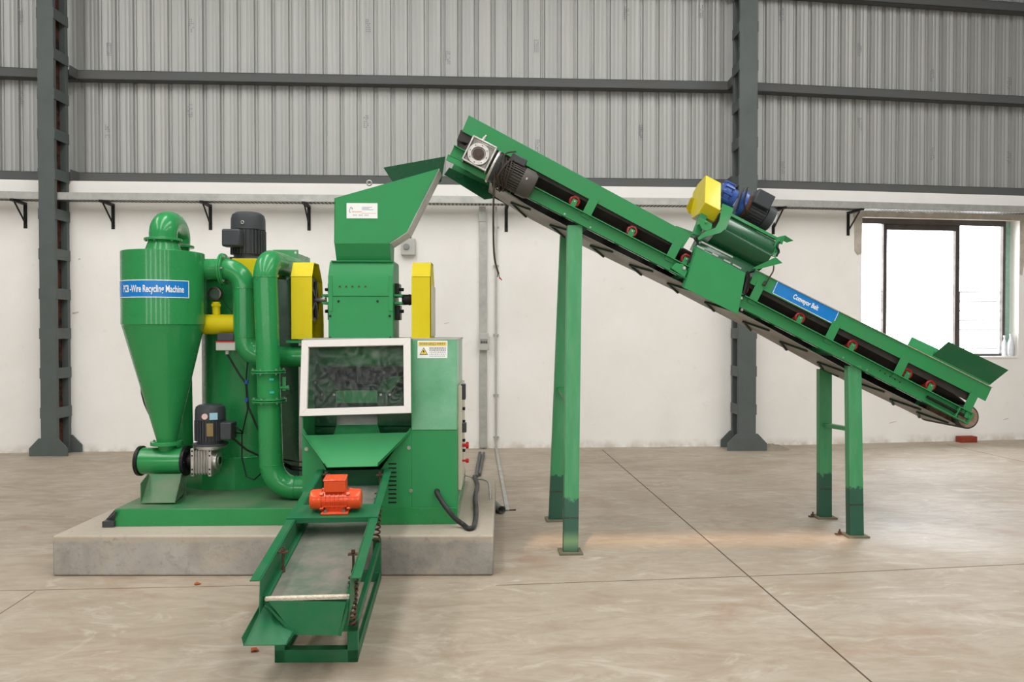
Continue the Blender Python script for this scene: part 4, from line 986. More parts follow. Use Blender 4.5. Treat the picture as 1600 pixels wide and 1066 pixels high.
# small green shelf under left guard
solo('guard_shelf', MB().box((AY(448, 532, KY).x, KY - .02, AY(470, 536, KY).z), (CX0 - .002, KY + .36, AY(470, 532, KY).z)), GS, 'narrow green shelf plate under the left yellow belt guard', 'shelf plate')

# ---------------------------------------------------------------- hopper
HY, HB = 4.96, 5.20
def pts(L, y): return [AY(u, v, y) for u, v in L]
hp = thing('feed_hopper', V(((K0 + K1) / 2, (HY + HB) / 2, kz2)), 'tall green feed hopper with a small white label, flaring up to the conveyor head', 'hopper')
F = [(523, 309.5), (686, 263.5), (636, 363), (609, 380.5), (522.5, 380.5)]
Fw = pts(F, HY)
part('front_plate', MB().prism(Fw, (0, .004, 0)), GS, hp)
bk = [V((p.x, HB, p.z)) for p in Fw]
rearTL, rearTR = AY(599, 262, HB), AY(696, 244.5, HB)
part('rear_plate', MB().prism([bk[0], V((bk[0].x + .02, HB, bk[0].z)), bk[1], bk[2], bk[3], bk[4]], (0, -.004, 0)), GS, hp)
part('rear_flap', MB().sheet([rearTL, rearTR, lerp(bk[1], bk[2], .1) + XA * .02, lerp(bk[0], bk[1], .55)], .004), GX, hp)
part('left_plate', MB().sheet([Fw[0], bk[0], bk[4], Fw[4]], .004), GS, hp)
part('right_slide', MB().sheet([Fw[1] + XA * .0, bk[1], bk[2], Fw[2]], .006).sheet([Fw[2], bk[2], bk[3], Fw[3]], .006), GALV, hp, label='pale sloping end sheet')  # end sheet drawn in pale grey, unlike the green plates
nk = pts([(523, 381), (609, 381), (608, 406), (523.5, 408)], HY + .012)
nz0 = kz2
mb = MB().prism([V((nk[0].x, HY, nk[0].z)), V((nk[0].x, HB, nk[0].z)), V((nk[0].x, HB - .02, nz0 + .006)), V((nk[0].x, HY + .065, nz0 + .006))], (nk[1].x - nk[0].x, 0, 0)); part('neck', mb, GS, hp, .002)
part('neck_flange', MB().box((K0 + .012, KY + .03, kz2), (K1 - .004, KB + .0, kz2 + .006)), GS, hp)
part('lifting_eye', MB().torus(AY(577, 286, HY + .2), YA, .016, .006, 20, 8), STEEL, hp)
l0, l1 = AY(541.5, 317.5, HY - .001), AY(590, 341.5, HY - .001)
lb = part('label_plate', MB().box((l0.x, HY - .003, l1.z), (l1.x, HY, l0.z)), WHITE, hp, .0008, 'small white printed label')
lw, lh = l1.x - l0.x, l0.z - l1.z
def lp(fx_, fz_): return V((l0.x + lw * fx_, HY - .0036, l0.z - lh * fz_))
mb = MB().tube([lp(.17, .34), lp(.14, .24), lp(.11, .38), lp(.09, .55), lp(.11, .62), lp(.14, .60)], .0014, 6).tube([lp(.17, .3), lp(.2, .36), lp(.18, .42)], .0012, 6)
for k in range(12): 
    if k % 4 != 3: mb.obox(lp(.22 + k * .047, .79), XA * .005, YA * .0005, ZA * .005)
subpart('emblem', mb, mat('dark_print', (.1, .1, .15), .5), lb)
mb = MB()
for k in range(9): mb.obox(lp(.19 + k * .036, .56 + .01 * (k % 2)), XA * .0045, YA * .0005, ZA * (.007 if k % 2 else .005))
mb.obox(lp(.72, .665), XA * lw * .48, YA * .0005, ZA * .0016); subpart('orange_lettering', mb, ORPR, lb)
mb = MB()
for z_, w_ in ((.27, .32), (.35, .24), (.43, .36)): mb.obox(lp(.5 + w_ / 2, z_), XA * lw * w_, YA * .0005, ZA * .002)
subpart('blue_lettering', mb, BLPR, lb)

# ---------------------------------------------------------------- vibrating feeder
C0 = AD(477.5, 905, 3.0); C1 = AD(554, 733, 4.43)
fd = (C1 - C0); FLn = fd.length; fl = fd.normalized(); fa = fl.cross(ZA).normalized(); fh = fa.cross(fl).normalized()
def FP(a_, l, h): return C0 + fa * a_ + fl * l + fh * h
HW = .223
fe = thing('vibrating_feeder', AZ(500, 980, 0), 'dark green vibrating screen table on coil springs, sloping down in front of the plinth', 'vibrating screen')
def fbox(mb, a0, a1, l0_, l1_, h0_, h1_): mb.prism([FP(a0, l0_, h0_), FP(a1, l0_, h0_), FP(a1, l1_, h0_), FP(a0, l1_, h0_)], fh * (h1_ - h0_)); return mb
for sd in (-1, 1):
    mb = MB(); a_out, a_in = sd * HW, sd * (HW - .038)
    fbox(mb, min(a_out, a_in), max(a_out, a_in), 0, FLn, -.005, 0)
    part('side_rail', mb, GC if False else GD, fe, .001)
    mb = MB(); q0_, q1_ = sorted((sd * (HW - .038), sd * (HW - .042)))
    mb.prism([FP(sd * (HW - .040), -.0, 0), FP(sd * (HW - .040), FLn, 0), FP(sd * (HW - .040), FLn, -.13), FP(sd * (HW - .040), -.03, -.13)], fa * .004 * -sd)
    part('side_wall', mb, GD, fe)
ms = -.098
part('screen', fbox(MB(), -(HW - .045), HW - .045, .03, FLn - .02, ms - .003, ms), MESHM, fe)
part('screen_edge', fbox(fbox(MB(), -(HW - .044), -(HW - .066), .03, FLn, ms, ms + .012), (HW - .066), (HW - .044), .03, FLn, ms, ms + .012), GD, fe)
part('foam_strip', fbox(MB(), -(HW - .05), HW - .05, .018, .036, ms - .006, ms + .012), GRAN, fe, .004, 'dirty white foam strip')
part('rear_plate', fbox(MB(), -HW + .04, HW - .04, FLn - .02, FLn - .012, ms, .0), GX, fe)
# front discharge plate
DP = 3.02
f_tl, f_tr, f_br, f_bl = AD(419, 939, DP), AD(541, 941, DP), AD(529, 993, DP - .01), AD(461, 992, DP - .01)
part('front_plate', MB().sheet([f_tl, f_tr, f_br, f_bl], .005), GD, fe)
part('front_edge_bar', MB().bar(AD(408, 933, 3.04), AD(461, 991, DP - .012), .02, .01), GD, fe); part('front_edge_bar', MB().bar(AD(545, 938, 3.03), AD(530, 993, DP - .012), .02, .01), GD, fe)
# trough bottom pan under the screen
fbox_pan = MB().prism([FP(-HW + .05, .02, ms - .01), FP(HW - .05, .02, ms - .01), FP(HW - .06, .02, ms - .12), FP(-HW + .12, .02, ms - .12)], fl * (FLn * .75)); part('lower_pan', fbox_pan, GD, fe)
# side spout
sp = [AD(412, 945, 3.1), AD(381, 1009, 2.94), AD(447, 1008, 2.94), AD(459, 991, 2.99)]
part('side_spout', MB().sheet(sp, .004).sheet([AD(409, 940, 3.1), AD(378, 996, 2.94), AD(381, 1010, 2.94), AD(413, 948, 3.1)], .004).sheet([AD(447, 1008, 2.94), AD(459, 991, 2.99), AD(458, 985, 2.99), AD(452, 996, 2.94)], .004), GD, fe)
# hold-down clamps
for a_, l in ((-HW + .066, .28), (HW - .066, .24), (-HW + .066, FLn - .08), (HW - .062, FLn - .1)):
    c = FP(a_, l, ms)
    mb = MB().cyl(c, c + ZA * .108, .0055, n=10).cyl(c + ZA * .095, c + ZA * .108, .010, n=6).obox(c + ZA * .09, fa * .045, fl * .02, ZA * .006).cyl(c + ZA * .0, c + ZA * .02, .010, n=6)
    part('clamp_bolt', mb, RUST, fe, label='rusty hold-down bolt')
# cross plate with motor
lc = .80
tt = lc
part('cross_plate', fbox(MB(), -HW, HW, .655, .835, .001, .007), GD, fe, .001)
part('cross_plate_lip', fbox(MB(), -HW, HW, .652, .658, -.02, .006), GD, fe)
for a_ in (-.045, .045): part('motor_stud', MB().cyl(FP(a_, .68, .0), FP(a_, .68, -.03), .005, n=8), STEEL, fe)
mc = FP(.005, .745, .068)
vmx = thing('vibration_motor', FP(.005, .745, .007), 'bright orange-red vibration motor bolted on the cross plate of the screen table', 'motor')
mhat = fa
mb = MB().lathe(mc - mhat * .075, mhat, [(0, .046), (.15, .046)], 32)
part('motor_body', mb, ORG, vmx)
for sd in (-1, 1):
    mb = MB().lathe(mc + mhat * sd * .068, mhat * sd, [(0, .052), (.048, .050), (.056, .046), (.060, .036), (.060, .005)], 32); part('end_cap', mb, ORG, vmx)
    mb = MB()
    for q in (.8, 2.3, 3.9, 5.5): e = fl * math.cos(q) + fh * math.sin(q); mb.obox(mc + mhat * sd * .066 + e * .052, mhat * .02, e * .012, e.cross(mhat) * .016)
    part('cap_lugs', mb, ORG, vmx, .002)
mb = MB()
for k in range(5): mb.lathe(mc + mhat * (-.05 + k * .022), mhat, [(0, .052), (.004, .052)], 28)
for dz in (-.02, .005): mb.obox(mc - fl * .048 + fh * dz, mhat * .12, fl * .008, fh * .005)
part('cooling_ribs', mb, ORG, vmx)
part('mounting_foot', MB().obox(mc - fh * .055 - fl * .0, mhat * .135, fl * .13, fh * .012).obox(mc - fh * .035, mhat * .1, fl * .07, fh * .04), ORG, vmx, .004)
part('terminal_box', MB().obox(mc + fh * .078, mhat * .105, fl * .085, fh * .06).obox(mc + fh * .111, mhat * .112, fl * .092, fh * .010), ORG, vmx, .006)
mb = MB()
for a_ in (-.045, .045):
    for l in (-.03, .03): mb.cyl(mc + mhat * a_ * .9 + fh * .116 + fl * l, mc + mhat * a_ * .9 + fh * .119 + fl * l, .005, n=8)
part('lid_screws', mb, STEEL, vmx)
bolts(vmx, [(mc + mhat * a_ - fh * .049 - fl * .052, fh, .008, .012) for a_ in (-.045, .045)])
# base frame on the floor
b0, b1 = AZ(429, 1036, 0), AZ(559, 1035, 0)
rr0 = AZ(596, 905, 0); ff = (rr0 - b1); rl = b0 + ff
bw_ = .05
zfr, zrr = AD(556, 970, 3.2).z, AD(594, 840, (rr0 - CAM).dot(FW)).z
x_ = (b1 - b0).normalized(); f_ = ff.normalized()
mb = MB(); BH = .055
mb.prism([b0, b1, b1 + f_ * .05, b0 + f_ * .05], (0, 0, BH)); mb.prism([rl - f_ * .05, rr0 - f_ * .05, rr0, rl], (0, 0, BH))
mb.prism([b0, b0 + x_ * .006, rl + x_ * .006, rl], (0, 0, BH - .002)); mb.prism([b1 - x_ * .006, b1, rr0, rr0 - x_ * .006], (0, 0, BH - .002))
mb.prism([b0, b0 + x_ * .035, rl + x_ * .035, rl], (0, 0, .005)); mb.prism([b1 - x_ * .035, b1, rr0, rr0 - x_ * .035], (0, 0, .005))
part('base_rail', mb, GD, fe, .002)
for p, q, zt_ in ((b0, 1, zfr), (b1, -1, zfr), (rl, 1, zrr), (rr0, -1, zrr)):
    inn_ = f_ if p in (b0, b1) else -f_
    part('leg', MB().prism([p, p + x_ * q * .045, p + x_ * q * .045 + inn_ * .045, p + inn_ * .045], (0, 0, zt_)), GD, fe, .002)
for p0_, p1_, q in ((b0, rl, 1), (b1, rr0, -1)):
    part('top_rail', MB().prism([p0_ + ZA * (zfr - .04), p0_ + ZA * zfr, p1_ + ZA * zrr, p1_ + ZA * (zrr - .04)], x_ * q * .022), GD, fe, .002)
part('top_crossbar', MB().prism([b0 + ZA * (zfr - .04), b1 + ZA * (zfr - .04), b1 + ZA * (zfr - .04) + f_ * .03, b0 + ZA * (zfr - .04) + f_ * .03], (0, 0, .04)) if False else MB().prism([b1 + ZA * (zfr - .05) - x_ * .11, b1 + ZA * (zfr - .05), b1 + ZA * zfr, b1 + ZA * zfr - x_ * .09], f_ * .02), GD, fe, .002)
for a_, l_ in ((-HW + .014, .12), (HW - .012, .12), (-HW + .014, 1.18), (HW - .012, 1.18)):
    top = FP(a_, l_, -.045 if a_ > 0 else -.135)
    tfrac = min(max(((top - b1).dot(f_)) / ff.length, 0), 1); zb_ = zfr + (zrr - zfr) * tfrac
    side0 = (b1 if a_ > 0 else b0); xx = side0 + f_ * ((top - side0).dot(f_)) + x_ * (-.022 if a_ > 0 else .022); 
    base = V((xx.x, xx.y, zb_)); topp = V((lerp(base, top, .3).x, lerp(base, top, .3).y, top.z))
    H = topp - base; path = []; turns = 10
    for k in range(turns * 14 + 1):
        q = 2 * PI * k / 14; path.append(base + H * (k / (turns * 14)) + V((math.cos(q), math.sin(q), 0)) * .019)
    part('coil_spring', MB().tube(path, .0052, 8), RUST, fe, label='rusty coil spring')
    part('spring_mount', MB().bar(topp, FP(a_ * .82, l_, -.045 if a_ > 0 else -.135), .03, .006), GD, fe)

# ---------------------------------------------------------------- conveyor
CO = AD(700, 223, 5.0); CE = AD(1530, 652.2, 5.27)
cs = (CE - CO).normalized(); sh = V((cs.x, cs.y, 0)).normalized(); ctv = V((-sh.y, sh.x, 0)); cn = cs.cross(ctv).normalized()
def CP(s, t, n): return CO + cs * s + ctv * t + cn * n
def SN(u, v, t=0.0):
    r = ray(u, v); p = CO + ctv * t; q = CAM + r * ((p - CAM).dot(ctv) / r.dot(ctv)) - CO; return q.dot(cs), q.dot(cn)
def CPX(u, v, t=0.0): s, n = SN(u, v, t); return CP(s, t, n)
W = .46
cvt = thing('inclined_conveyor', AZ(1110, 840, 0), 'long green inclined belt conveyor on four legs, rising left to the hopper', 'conveyor')
sH, sT = SN(704, 240)[0], SN(1511, 655)[0]
BHt = .088
sBr = SN(1160, 460)[0], SN(1085, 420)[0]
def cbox(mb, s0, s1, t0, t1, n0, n1): mb.prism([CP(s0, t0, n0), CP(s1, t0, n0), CP(s1, t0, n1), CP(s0, t0, n1)], ctv * (t1 - t0)); return mb
for t0, sd in ((0, -1), (W, 1)):
    mb = MB(); cbox(mb, sH, sT, t0, t0 + .006, -BHt, 0)
    cbox(mb, sH, sT, t0 + sd * .036, t0, -.006, 0) if sd < 0 else cbox(mb, sH, sT, t0 + .006, t0 + .04, -.006, 0)
    cbox(mb, sH, sT, t0 + sd * .036, t0, -BHt, -BHt + .006) if sd < 0 else cbox(mb, sH, sT, t0 + .006, t0 + .04, -BHt, -BHt + .006)
    part('lower_beam', mb, GC, cvt)
uu = [SN(732.5, 180), SN(1080, 367), SN(1066, 389), SN(722, 205)]
for t0, nm in ((0, 'a'), (W, 'b')):
    part('side_plate', MB().prism([CP(s, t0, n) for s, n in uu], ctv * .006), GC, cvt, .001)
uu2 = [SN(1180, 422), SN(1549.6, 606), SN(1540, 627), SN(1171.5, 442.7)]
spl = []
for t0 in (0, W):
    spl.append(part('side_plate', MB().prism([CP(s, t0, n) for s, n in uu2], ctv * .006), GC, cvt, .001))
part('top_trim', MB().prism([CP(uu2[0][0], -.012, uu2[0][1]), CP(uu2[1][0], -.012, uu2[1][1]), CP(uu2[1][0], .02, uu2[1][1]), CP(uu2[0][0], .02, uu2[0][1])], cn * .003), CREAM, cvt)
# uprights
nTop = lambda s: 0.10
for (u, v) in ((922, 324), (1050, 397), (1183, 455), (1299, 521), (1407.5, 573), (1516, 628)):
    s, n = SN(u, v)
    sp_, np_ = SN(u, v - 22)
    for t0 in (-.008, W + .006):
        part('upright', cbox(MB(), s - .032, s + .032, t0, t0 + .006, -.03, .135), GC, cvt, .001)
# belt path
nU = .060; headS = SN(735, 228)[0]; tailS, tailN = SN(1512, 652); tailR = .083
headR = .062; headN = .02
def beltsec(s, n, th=.006): return s, n
path = []
carry = [(headS, headN + headR), (headS + .3, .075), (tailS - .35, .06), (tailS, tailN + tailR)]
ret = [(tailS - .02, tailN - tailR), (tailS - .6, -.135), (sH + .9, -.125), (headS + .12, headN - headR - .03)]
# carrying run: troughed cross-section
prof = [(.03, .055), (.13, .0), (.33, .0), (.43, .055)]
mb = MB(); vs = []; segs = 40
for k in range(segs + 1):
    f = k / segs; s = headS + (tailS - headS) * f
    e = min(1, min(f, 1 - f) / .07)
    nn0 = headN + headR + (tailN + tailR - headN - headR) * f; mid = .055
    nb = nn0 * (1 - e) + mid * e
    for t_, dn in prof: vs.append(CP(s, t_, nb + dn * e))
    for t_, dn in prof[::-1]: vs.append(CP(s, t_, nb + dn * e - .008))
fs = []
for k in range(segs):
    for j in range(8): fs.append((8 * k + j, 8 * k + 8 + j, 8 * k + 8 + (j + 1) % 8, 8 * k + (j + 1) % 8))
fs += [tuple(range(7, -1, -1)), tuple(8 * segs + j for j in range(8))]
part('carrying_belt', mb.add(vs, fs), RUB, cvt, label='dark worn rubber belt run')
# return run
vs = []; rp = []
sr0 = SN(757, 300)[0]
for k in range(41):
    f = k / 40; s = sr0 + (tailS - .03 - sr0) * f
    n = -.125 - .01 * math.sin(PI * f * 3) 
    if f > .82: g_ = (f - .82) / .18; n = n * (1 - g_) + (tailN - tailR) * g_
    if f < .08: g_ = 1 - f / .08; n = n * (1 - g_) + (-.10) * g_
    rp.append((s, n))
def retn(s):
    for k in range(40):
        if rp[k][0] <= s <= rp[k + 1][0]: q = (s - rp[k][0]) / (rp[k + 1][0] - rp[k][0]); return rp[k][1] * (1 - q) + rp[k + 1][1] * q
    return -.13
for s, n in rp: vs += [CP(s, .04, n), CP(s, .42, n), CP(s, .42, n + .008), CP(s, .04, n + .008)]
fs = [(4 * k + j, 4 * k + 4 + j, 4 * k + 4 + (j + 1) % 4, 4 * k + (j + 1) % 4) for k in range(40) for j in range(4)] + [(3, 2, 1, 0), (160, 161, 162, 163)]
part('return_belt', MB().add(vs, fs), BELTG, cvt, label='return run with glare painted grey')
for i_, u_ in enumerate((793, 858, 924, 987, 1048, 1109, 1171, 1232, 1294, 1355, 1412, 1455)):
    s = SN(u_, 223 + .517 * (u_ - 700) + 45, .0)[0]; s = s + .02
    n = retn(s) - .006
    mb = MB().bar(CP(s, .23, n), CP(s + .14, .06, retn(s + .14) - .006), .014, .014, up=cn).bar(CP(s, .23, n), CP(s + .14, .40, retn(s + .14) - .006), .014, .014, up=cn)
    part('cleat', mb, CLE, cvt, label='dark chevron cleat')
# rubber skirts along the belt, then a shade sheet in the frame
for t_ in (.028, W - .034): part('skirt_or_shade_sheet', cbox(cbox(MB(), uu[3][0] + .1, uu[2][0], t_, t_ + .006, .082, .15), uu2[3][0], tailS - .03, t_, t_ + .006, .072, .15), RUB, cvt, label='black rubber skirt')
part('skirt_or_shade_sheet', cbox(MB(), sH + .35, tailS - .12, W - .012, W - .006, -.112, -.004), BLK, cvt, label='black sheet in the shaded frame gap')  # added black sheet imitates the shade inside the frame
# pulleys
part('tail_pulley', MB().lathe(CP(tailS, .0, tailN), ctv, [(0, .05), (.001, tailR - .008), (.003, tailR + .002), (W - .01, tailR + .002), (W - .008, .05)], 44), RUB, cvt)
part('pulley_disc', MB().lathe(CP(tailS, -.002, tailN), ctv, [(0, tailR - .010), (.006, tailR - .012)], 40), mat('dusty_pulley_face', (.33, .24, .18), .7, scale=20, c2=(.15, .09, .06)), cvt, label='dusty pulley end face')
part('tail_bearing', MB().obox(CP(tailS - .01, -.012, tailN + .01), cs * .06, ctv * .02, cn * .05).cyl(CP(tailS, -.03, tailN), CP(tailS, 0, tailN), .014), GC, cvt, .003)
part('tail_rubber_skirt', MB().sheet([CPX(1452, 628, .06), CPX(1486, 645, .06), CPX(1500, 665, .06), CPX(1446, 642, .06)], .006), RUST, cvt)
part('head_pulley', MB().lathe(CP(headS + .02, .012, headN), ctv, [(0, .04), (.001, headR - .006), (W - .04, headR - .006), (W - .039, .04)], 36), RUB, cvt)
mb = MB().sheet([CPX(720, 203, .02), CPX(742, 214, .02), CPX(737, 226, .02), CPX(714, 219, .02)], .008)
mb.prism([CPX(714, 219, .03), CPX(737, 226, .03), CPX(742, 213, .03), CPX(721, 203, .03)], ctv * .38)
mb.prism([CPX(714, 232, .03), CPX(732, 238, .03), CPX(734, 230, .03), CPX(718, 224, .03)], ctv * .38)
part('head_wiper', mb, RUB, cvt, label='dark rubber flaps at the head')
# tensioner rod
r0, r1 = SN(1447, 617), SN(1484, 637)
part('tension_rod', MB().cyl(CP(r0[0], -.022, -.045), CP(sT - .05, -.022, -.045), .010, n=14), BLK, cvt)
for e_ in (sT - .006, sT - .11): part('end_rib', cbox(MB(), e_, e_ + .006, -.036, 0, -BHt, 0), GC, cvt)
mb = MB()
for k in range(5): q = SN(1373 + k * 8, 583 + k * 4)[0]; mb.cyl(CP(q, -.0005, -.03 - .002 * k), CP(q, -.003, -.03 - .002 * k), .005, n=8)
part('adjust_holes', mb, BLK, cvt)
# idlers
for (u, v) in ((897, 316), (985, 365), (1069, 409), (1158, 455), (1246, 501), (1328.7, 542), (1416, 582), (1452.5, 600)):
    s, n = SN(u, v, .04); n = .022
    rl_ = part('idler_roller', MB().cyl(CP(s, .12, .012), CP(s, .34, .012), .03, n=24).cyl(CP(s, .035, .045), CP(s, .115, .012), .028, n=24).cyl(CP(s, .425, .045), CP(s, .345, .012), .028, n=24), REDP, cvt, label='red idler roller')
    subpart('roller_rim', MB().torus(CP(s, .024, .045), ctv, .030, .0105, 28, 10), REDP, rl_)
    subpart('roller_hub', MB().cyl(CP(s, .03, .045), CP(s, .022, .045), .02, n=16), RUB, rl_)
    subpart('roller_bracket', cbox(cbox(MB(), s - .018, s + .018, .010, .016, 0, .058), s - .02, s + .02, .01, W - .01, -.004, .0), GC, rl_)
    mb = MB(); bolt(mb, CP(s, .010, .045), -ctv, .004, .005); subpart('axle_nut', mb, ALU, rl_)
for s_ in (.5, 1.1, 1.9, 2.5, 3.1):
    part('cross_member', MB().bar(CP(s_, .006, -.05), CP(s_, W, -.05), .04, .04, up=cn), GC, cvt)
# sign
s_pts = [SN(1214, 438.5), SN(1312, 487.5), SN(1303, 507), SN(1205.5, 457.5)]
sn = part('sign', MB().prism([CP(s, -.0015, n) for s, n in s_pts], -ctv * .001), SIGNB, cvt, label='blue sign with white lettering')
cc_ = (sum(p[0] for p in s_pts) / 4, sum(p[1] for p in s_pts) / 4)
exs = (CP(*s_pts[1][:1], 0, s_pts[1][1]) - CP(s_pts[0][0], 0, s_pts[0][1])).normalized(); eys = (CP(s_pts[0][0], 0, s_pts[0][1]) - CP(s_pts[3][0], 0, s_pts[3][1])).normalized()
mb = MB(); text_on(mb, 'Conveyor Belt', .048, CP(cc_[0], -.0035, cc_[1]), exs, eys, .70, .0012); subpart('lettering', mb, WHITE, sn)
mb = MB()
pp = [CP(s, -.0028, n) for s, n in s_pts]; pc = sum(pp, V()) / 4
for k in range(4):
    q0_, q1_ = pp[k], pp[(k + 1) % 4]; mb.bar(lerp(q0_, pc, .03), lerp(q1_, pc, .03), .0035, .001, up=-ctv)
subpart('sign_border', mb, WHITE, sn)
# legs
def leg(top, bot, dtop, wpx):
    (u0, u1, vt), (b0_, b1_, vb) = top, bot
    q0_, q1_ = AZ(b0_, vb, .012), AZ(b1_, vb, .012)
    t0_, t1_ = CPX(u0, vt, dtop), CPX(u1, vt, dtop)
    c_ = MB(); dv = ctv
    web = [q0_, q1_, t1_, t0_]
    c_.prism(web, dv * .006)
    for (qa, ta, sg_) in ((q0_, t0_, 1), (q1_, t1_, -1)):
        ex_ = (q1_ - q0_).normalized() * sg_ * .007
        c_.prism([qa, qa + ex_, ta + ex_, ta], dv * .055)
    part('leg', c_, LEGM, cvt, .001)
    qm = (q0_ + q1_) / 2
    part('foot_plate', MB().obox(qm + ctv * .03 - ZA * .006, sh * .15, ctv * .13, ZA * .012), FOOT, cvt, label='dusty foot plate')
    zj = .215
    f_j = zj / (t0_.z)
    j0, j1 = lerp(q0_, t0_, f_j), lerp(q1_, t1_, f_j)
    part('weld_line', MB().bar(j0 - ctv * .001, j1 - ctv * .001, .004, .004), RUST, cvt)
    return q0_, q1_, t0_, t1_
lf = leg((887, 910, 352), (880.5, 903.5, 863), -.006, 0)
lr = leg((876, 893, 367), (858, 879, 812), W, 0)
rf = leg((1325, 1346, 572), (1328, 1350, 837), -.006, 0)
rrl = leg((1281, 1300, 577), (1281, 1300, 808), W, 0)
for a_, b_, f1_, f2_ in ((lf, lr, .43, .46), (rf, rrl, .62, .62)):
    pa_ = lerp((a_[0] + a_[1]) / 2, (a_[2] + a_[3]) / 2, f1_); pb_ = lerp((b_[0] + b_[1]) / 2, (b_[2] + b_[3]) / 2, f2_)
    part('leg_brace', MB().bar(pa_ + ctv * .01, pb_ + ctv * .01, .045, .03), GC, cvt)
for (u, v) in ((1312, 836), (1270, 808)):
    q = AZ(u, v, 0); mb = MB().cyl(q, q + ZA * .04, .006, n=8).cyl(q + ZA * .015, q + ZA * .024, .012, n=6).obox(q + ZA * .005, sh * .06, ctv * .03, ZA * .008)
    part('anchor_bolt', mb, RUST, cvt)
part('leg_gusset', MB().sheet([CPX(1281, 577, W), CPX(1310, 590, W - .1), CPX(1318, 575, W - .1), CPX(1290, 560, W)], .006), GX, cvt)
for (u, v) in ((881, 337), (921, 358), (1314, 565), (1352, 583)):
    s, n = SN(u, v); bolts(cvt, [(CP(s, -.002, max(min(n, -.02), -BHt + .02)), -ctv, .005, .007)])
# tail flaps
part('feed_flap', MB().sheet([CPX(1456, 556, -.004), CPX(1547, 601, -.004), CPX(1575.5, 578.5, -.10), CPX(1482, 534, -.10)], .004), GX if False else GD, cvt, label='flared front feed flap')
part('feed_flap', MB().sheet([CPX(1418, 539, W), CPX(1480, 570, W), CPX(1492, 558, W + .08), CPX(1424.5, 526.5, W + .08)], .004), GC, cvt, label='flared rear feed flap')
part('flap_angle', MB().sheet([CPX(1459, 549, -.006), CPX(1549, 590, -.006), CPX(1547, 602, -.006), CPX(1455, 558, -.006)], .005), GC, cvt)
part('rear_feed_plate', MB().sheet([CPX(1480, 570, W), CPX(1545, 602, W), CPX(1555, 590, W + .06), CPX(1492, 558, W + .08)], .004), GC, cvt)
# head gearmotor seat
part('gearbox_seat', MB().prism([CPX(700, 241, -.05), CPX(773, 277, -.05), CPX(768, 286, -.05), CPX(697, 250, -.05)], ctv * .01).prism([CPX(700, 241, -.05), CPX(773, 277, -.05), CPX(773, 279, -.05), CPX(700, 243, -.05)], ctv * .06), GC, cvt, .001)
part('head_skirt', MB().sheet([CPX(694, 273, W - .02), CPX(702, 262, W - .02), CPX(775, 297, W - .02), CPX(772, 310, W - .02), CPX(757, 312, W - .02)], .005), GX, cvt)

# gear motor at the head
hd = thing('head_gear_motor', CPX(758, 276, -.06), 'dark ribbed motor with a square silver gearbox and coiled cable, at the conveyor head', 'motor')
gc = CPX(750, 245, -.05)
gs_, gn_ = SN(749, 244, -.05)
def GP(s, t, n): return CP(gs_ + s, -.05 + t, gn_ + n)
hs = .090
def gbox(mb, s0, s1, t0, t1, n0, n1): mb.prism([GP(s0, t0, n0), GP(s1, t0, n0), GP(s1, t0, n1), GP(s0, t0, n1)], ctv * (t1 - t0)); return mb
part('gearbox_core', gbox(MB(), -hs + .01, hs - .01, -.062, .05, -hs + .01, hs - .01), ALUD, hd, .006)
mb = MB()
gbox(mb, -hs, -hs + .012, -.085, .05, -hs, hs); gbox(mb, hs - .012, hs, -.085, .05, -hs, hs); gbox(mb, -hs, hs, -.085, -.07, hs - .012, hs); gbox(mb, -hs, hs, -.085, -.07, -hs, -hs + .012)
part('gearbox_flanges', mb, ALU, hd, .003)
part('output_flange', MB().lathe(GP(-.004, -.07, -.01), -ctv, [(0, .075), (.022, .072), (.024, .048), (.014, .044)], 40), ALU, hd, .001)
part('bearing_seal', MB().lathe(GP(-.004, -.085, -.01), -ctv, [(0, .040), (.004, .040), (.005, .02), (.007, .018), (.007, .002)], 32), mat('dark_oily_steel', (.07, .05, .04), .5), hd)
mb = MB()
for k in range(8): e = cs * math.cos(k * .785) + cn * math.sin(k * .785); mb.cyl(GP(-.004, -.092, -.01) + e * .06, GP(-.004, -.094, -.01) + e * .06, .004, n=8)
part('flange_holes', mb, BLK, hd)
part('breather_plug', MB().cyl(GP(-.02, -.04, hs), GP(-.02, -.04, hs + .03), .012, n=8).cyl(GP(-.02, -.04, hs + .03), GP(-.015, -.04, hs + .045), .008), STEEL, hd)
mo_c = -.035
ms0 = hs + .02; nO = -.028
part('motor_flange', MB().lathe(GP(ms0, mo_c, nO), cs, [(0, .112), (.012, .114), (.016, .112)], 40), ALU, hd)
part('flange_cone', MB().lathe(GP(ms0 + .016, mo_c, nO), cs, [(0, .105), (.02, .10), (.05, .078)], 36), GREY, hd)
mb = MB().lathe(GP(ms0 + .06, mo_c, nO), cs, [(0, .078), (.16, .078)], 32)
for k in range(30):
    q = 2 * PI * k / 30; e = ctv * math.cos(q) + cn * math.sin(q); mb.obox(GP(ms0 + .15, mo_c, nO) + e * .083, cs * .13, e * .018, e.cross(cs) * .006)
part('motor_body', mb, mat('dusty_motor_paint', (.085, .078, .07), .5), hd)
part('fan_cover', MB().lathe(GP(ms0 + .215, mo_c, nO), cs, [(0, .098), (.065, .097), (.095, .080), (.10, .05), (.10, .01)], 36), bpy.data.materials['dusty_motor_paint'], hd)
part('terminal_box', gbox(MB(), ms0 + .085, ms0 + .195, mo_c - .055, mo_c + .045, .055, .105), GREY, hd, .006)
part('white_sticker', MB().obox(GP(ms0 + .245, mo_c - .099, nO + .01), cs * .010, ctv * .003, cn * .014), GALV, hd)
mb = MB()
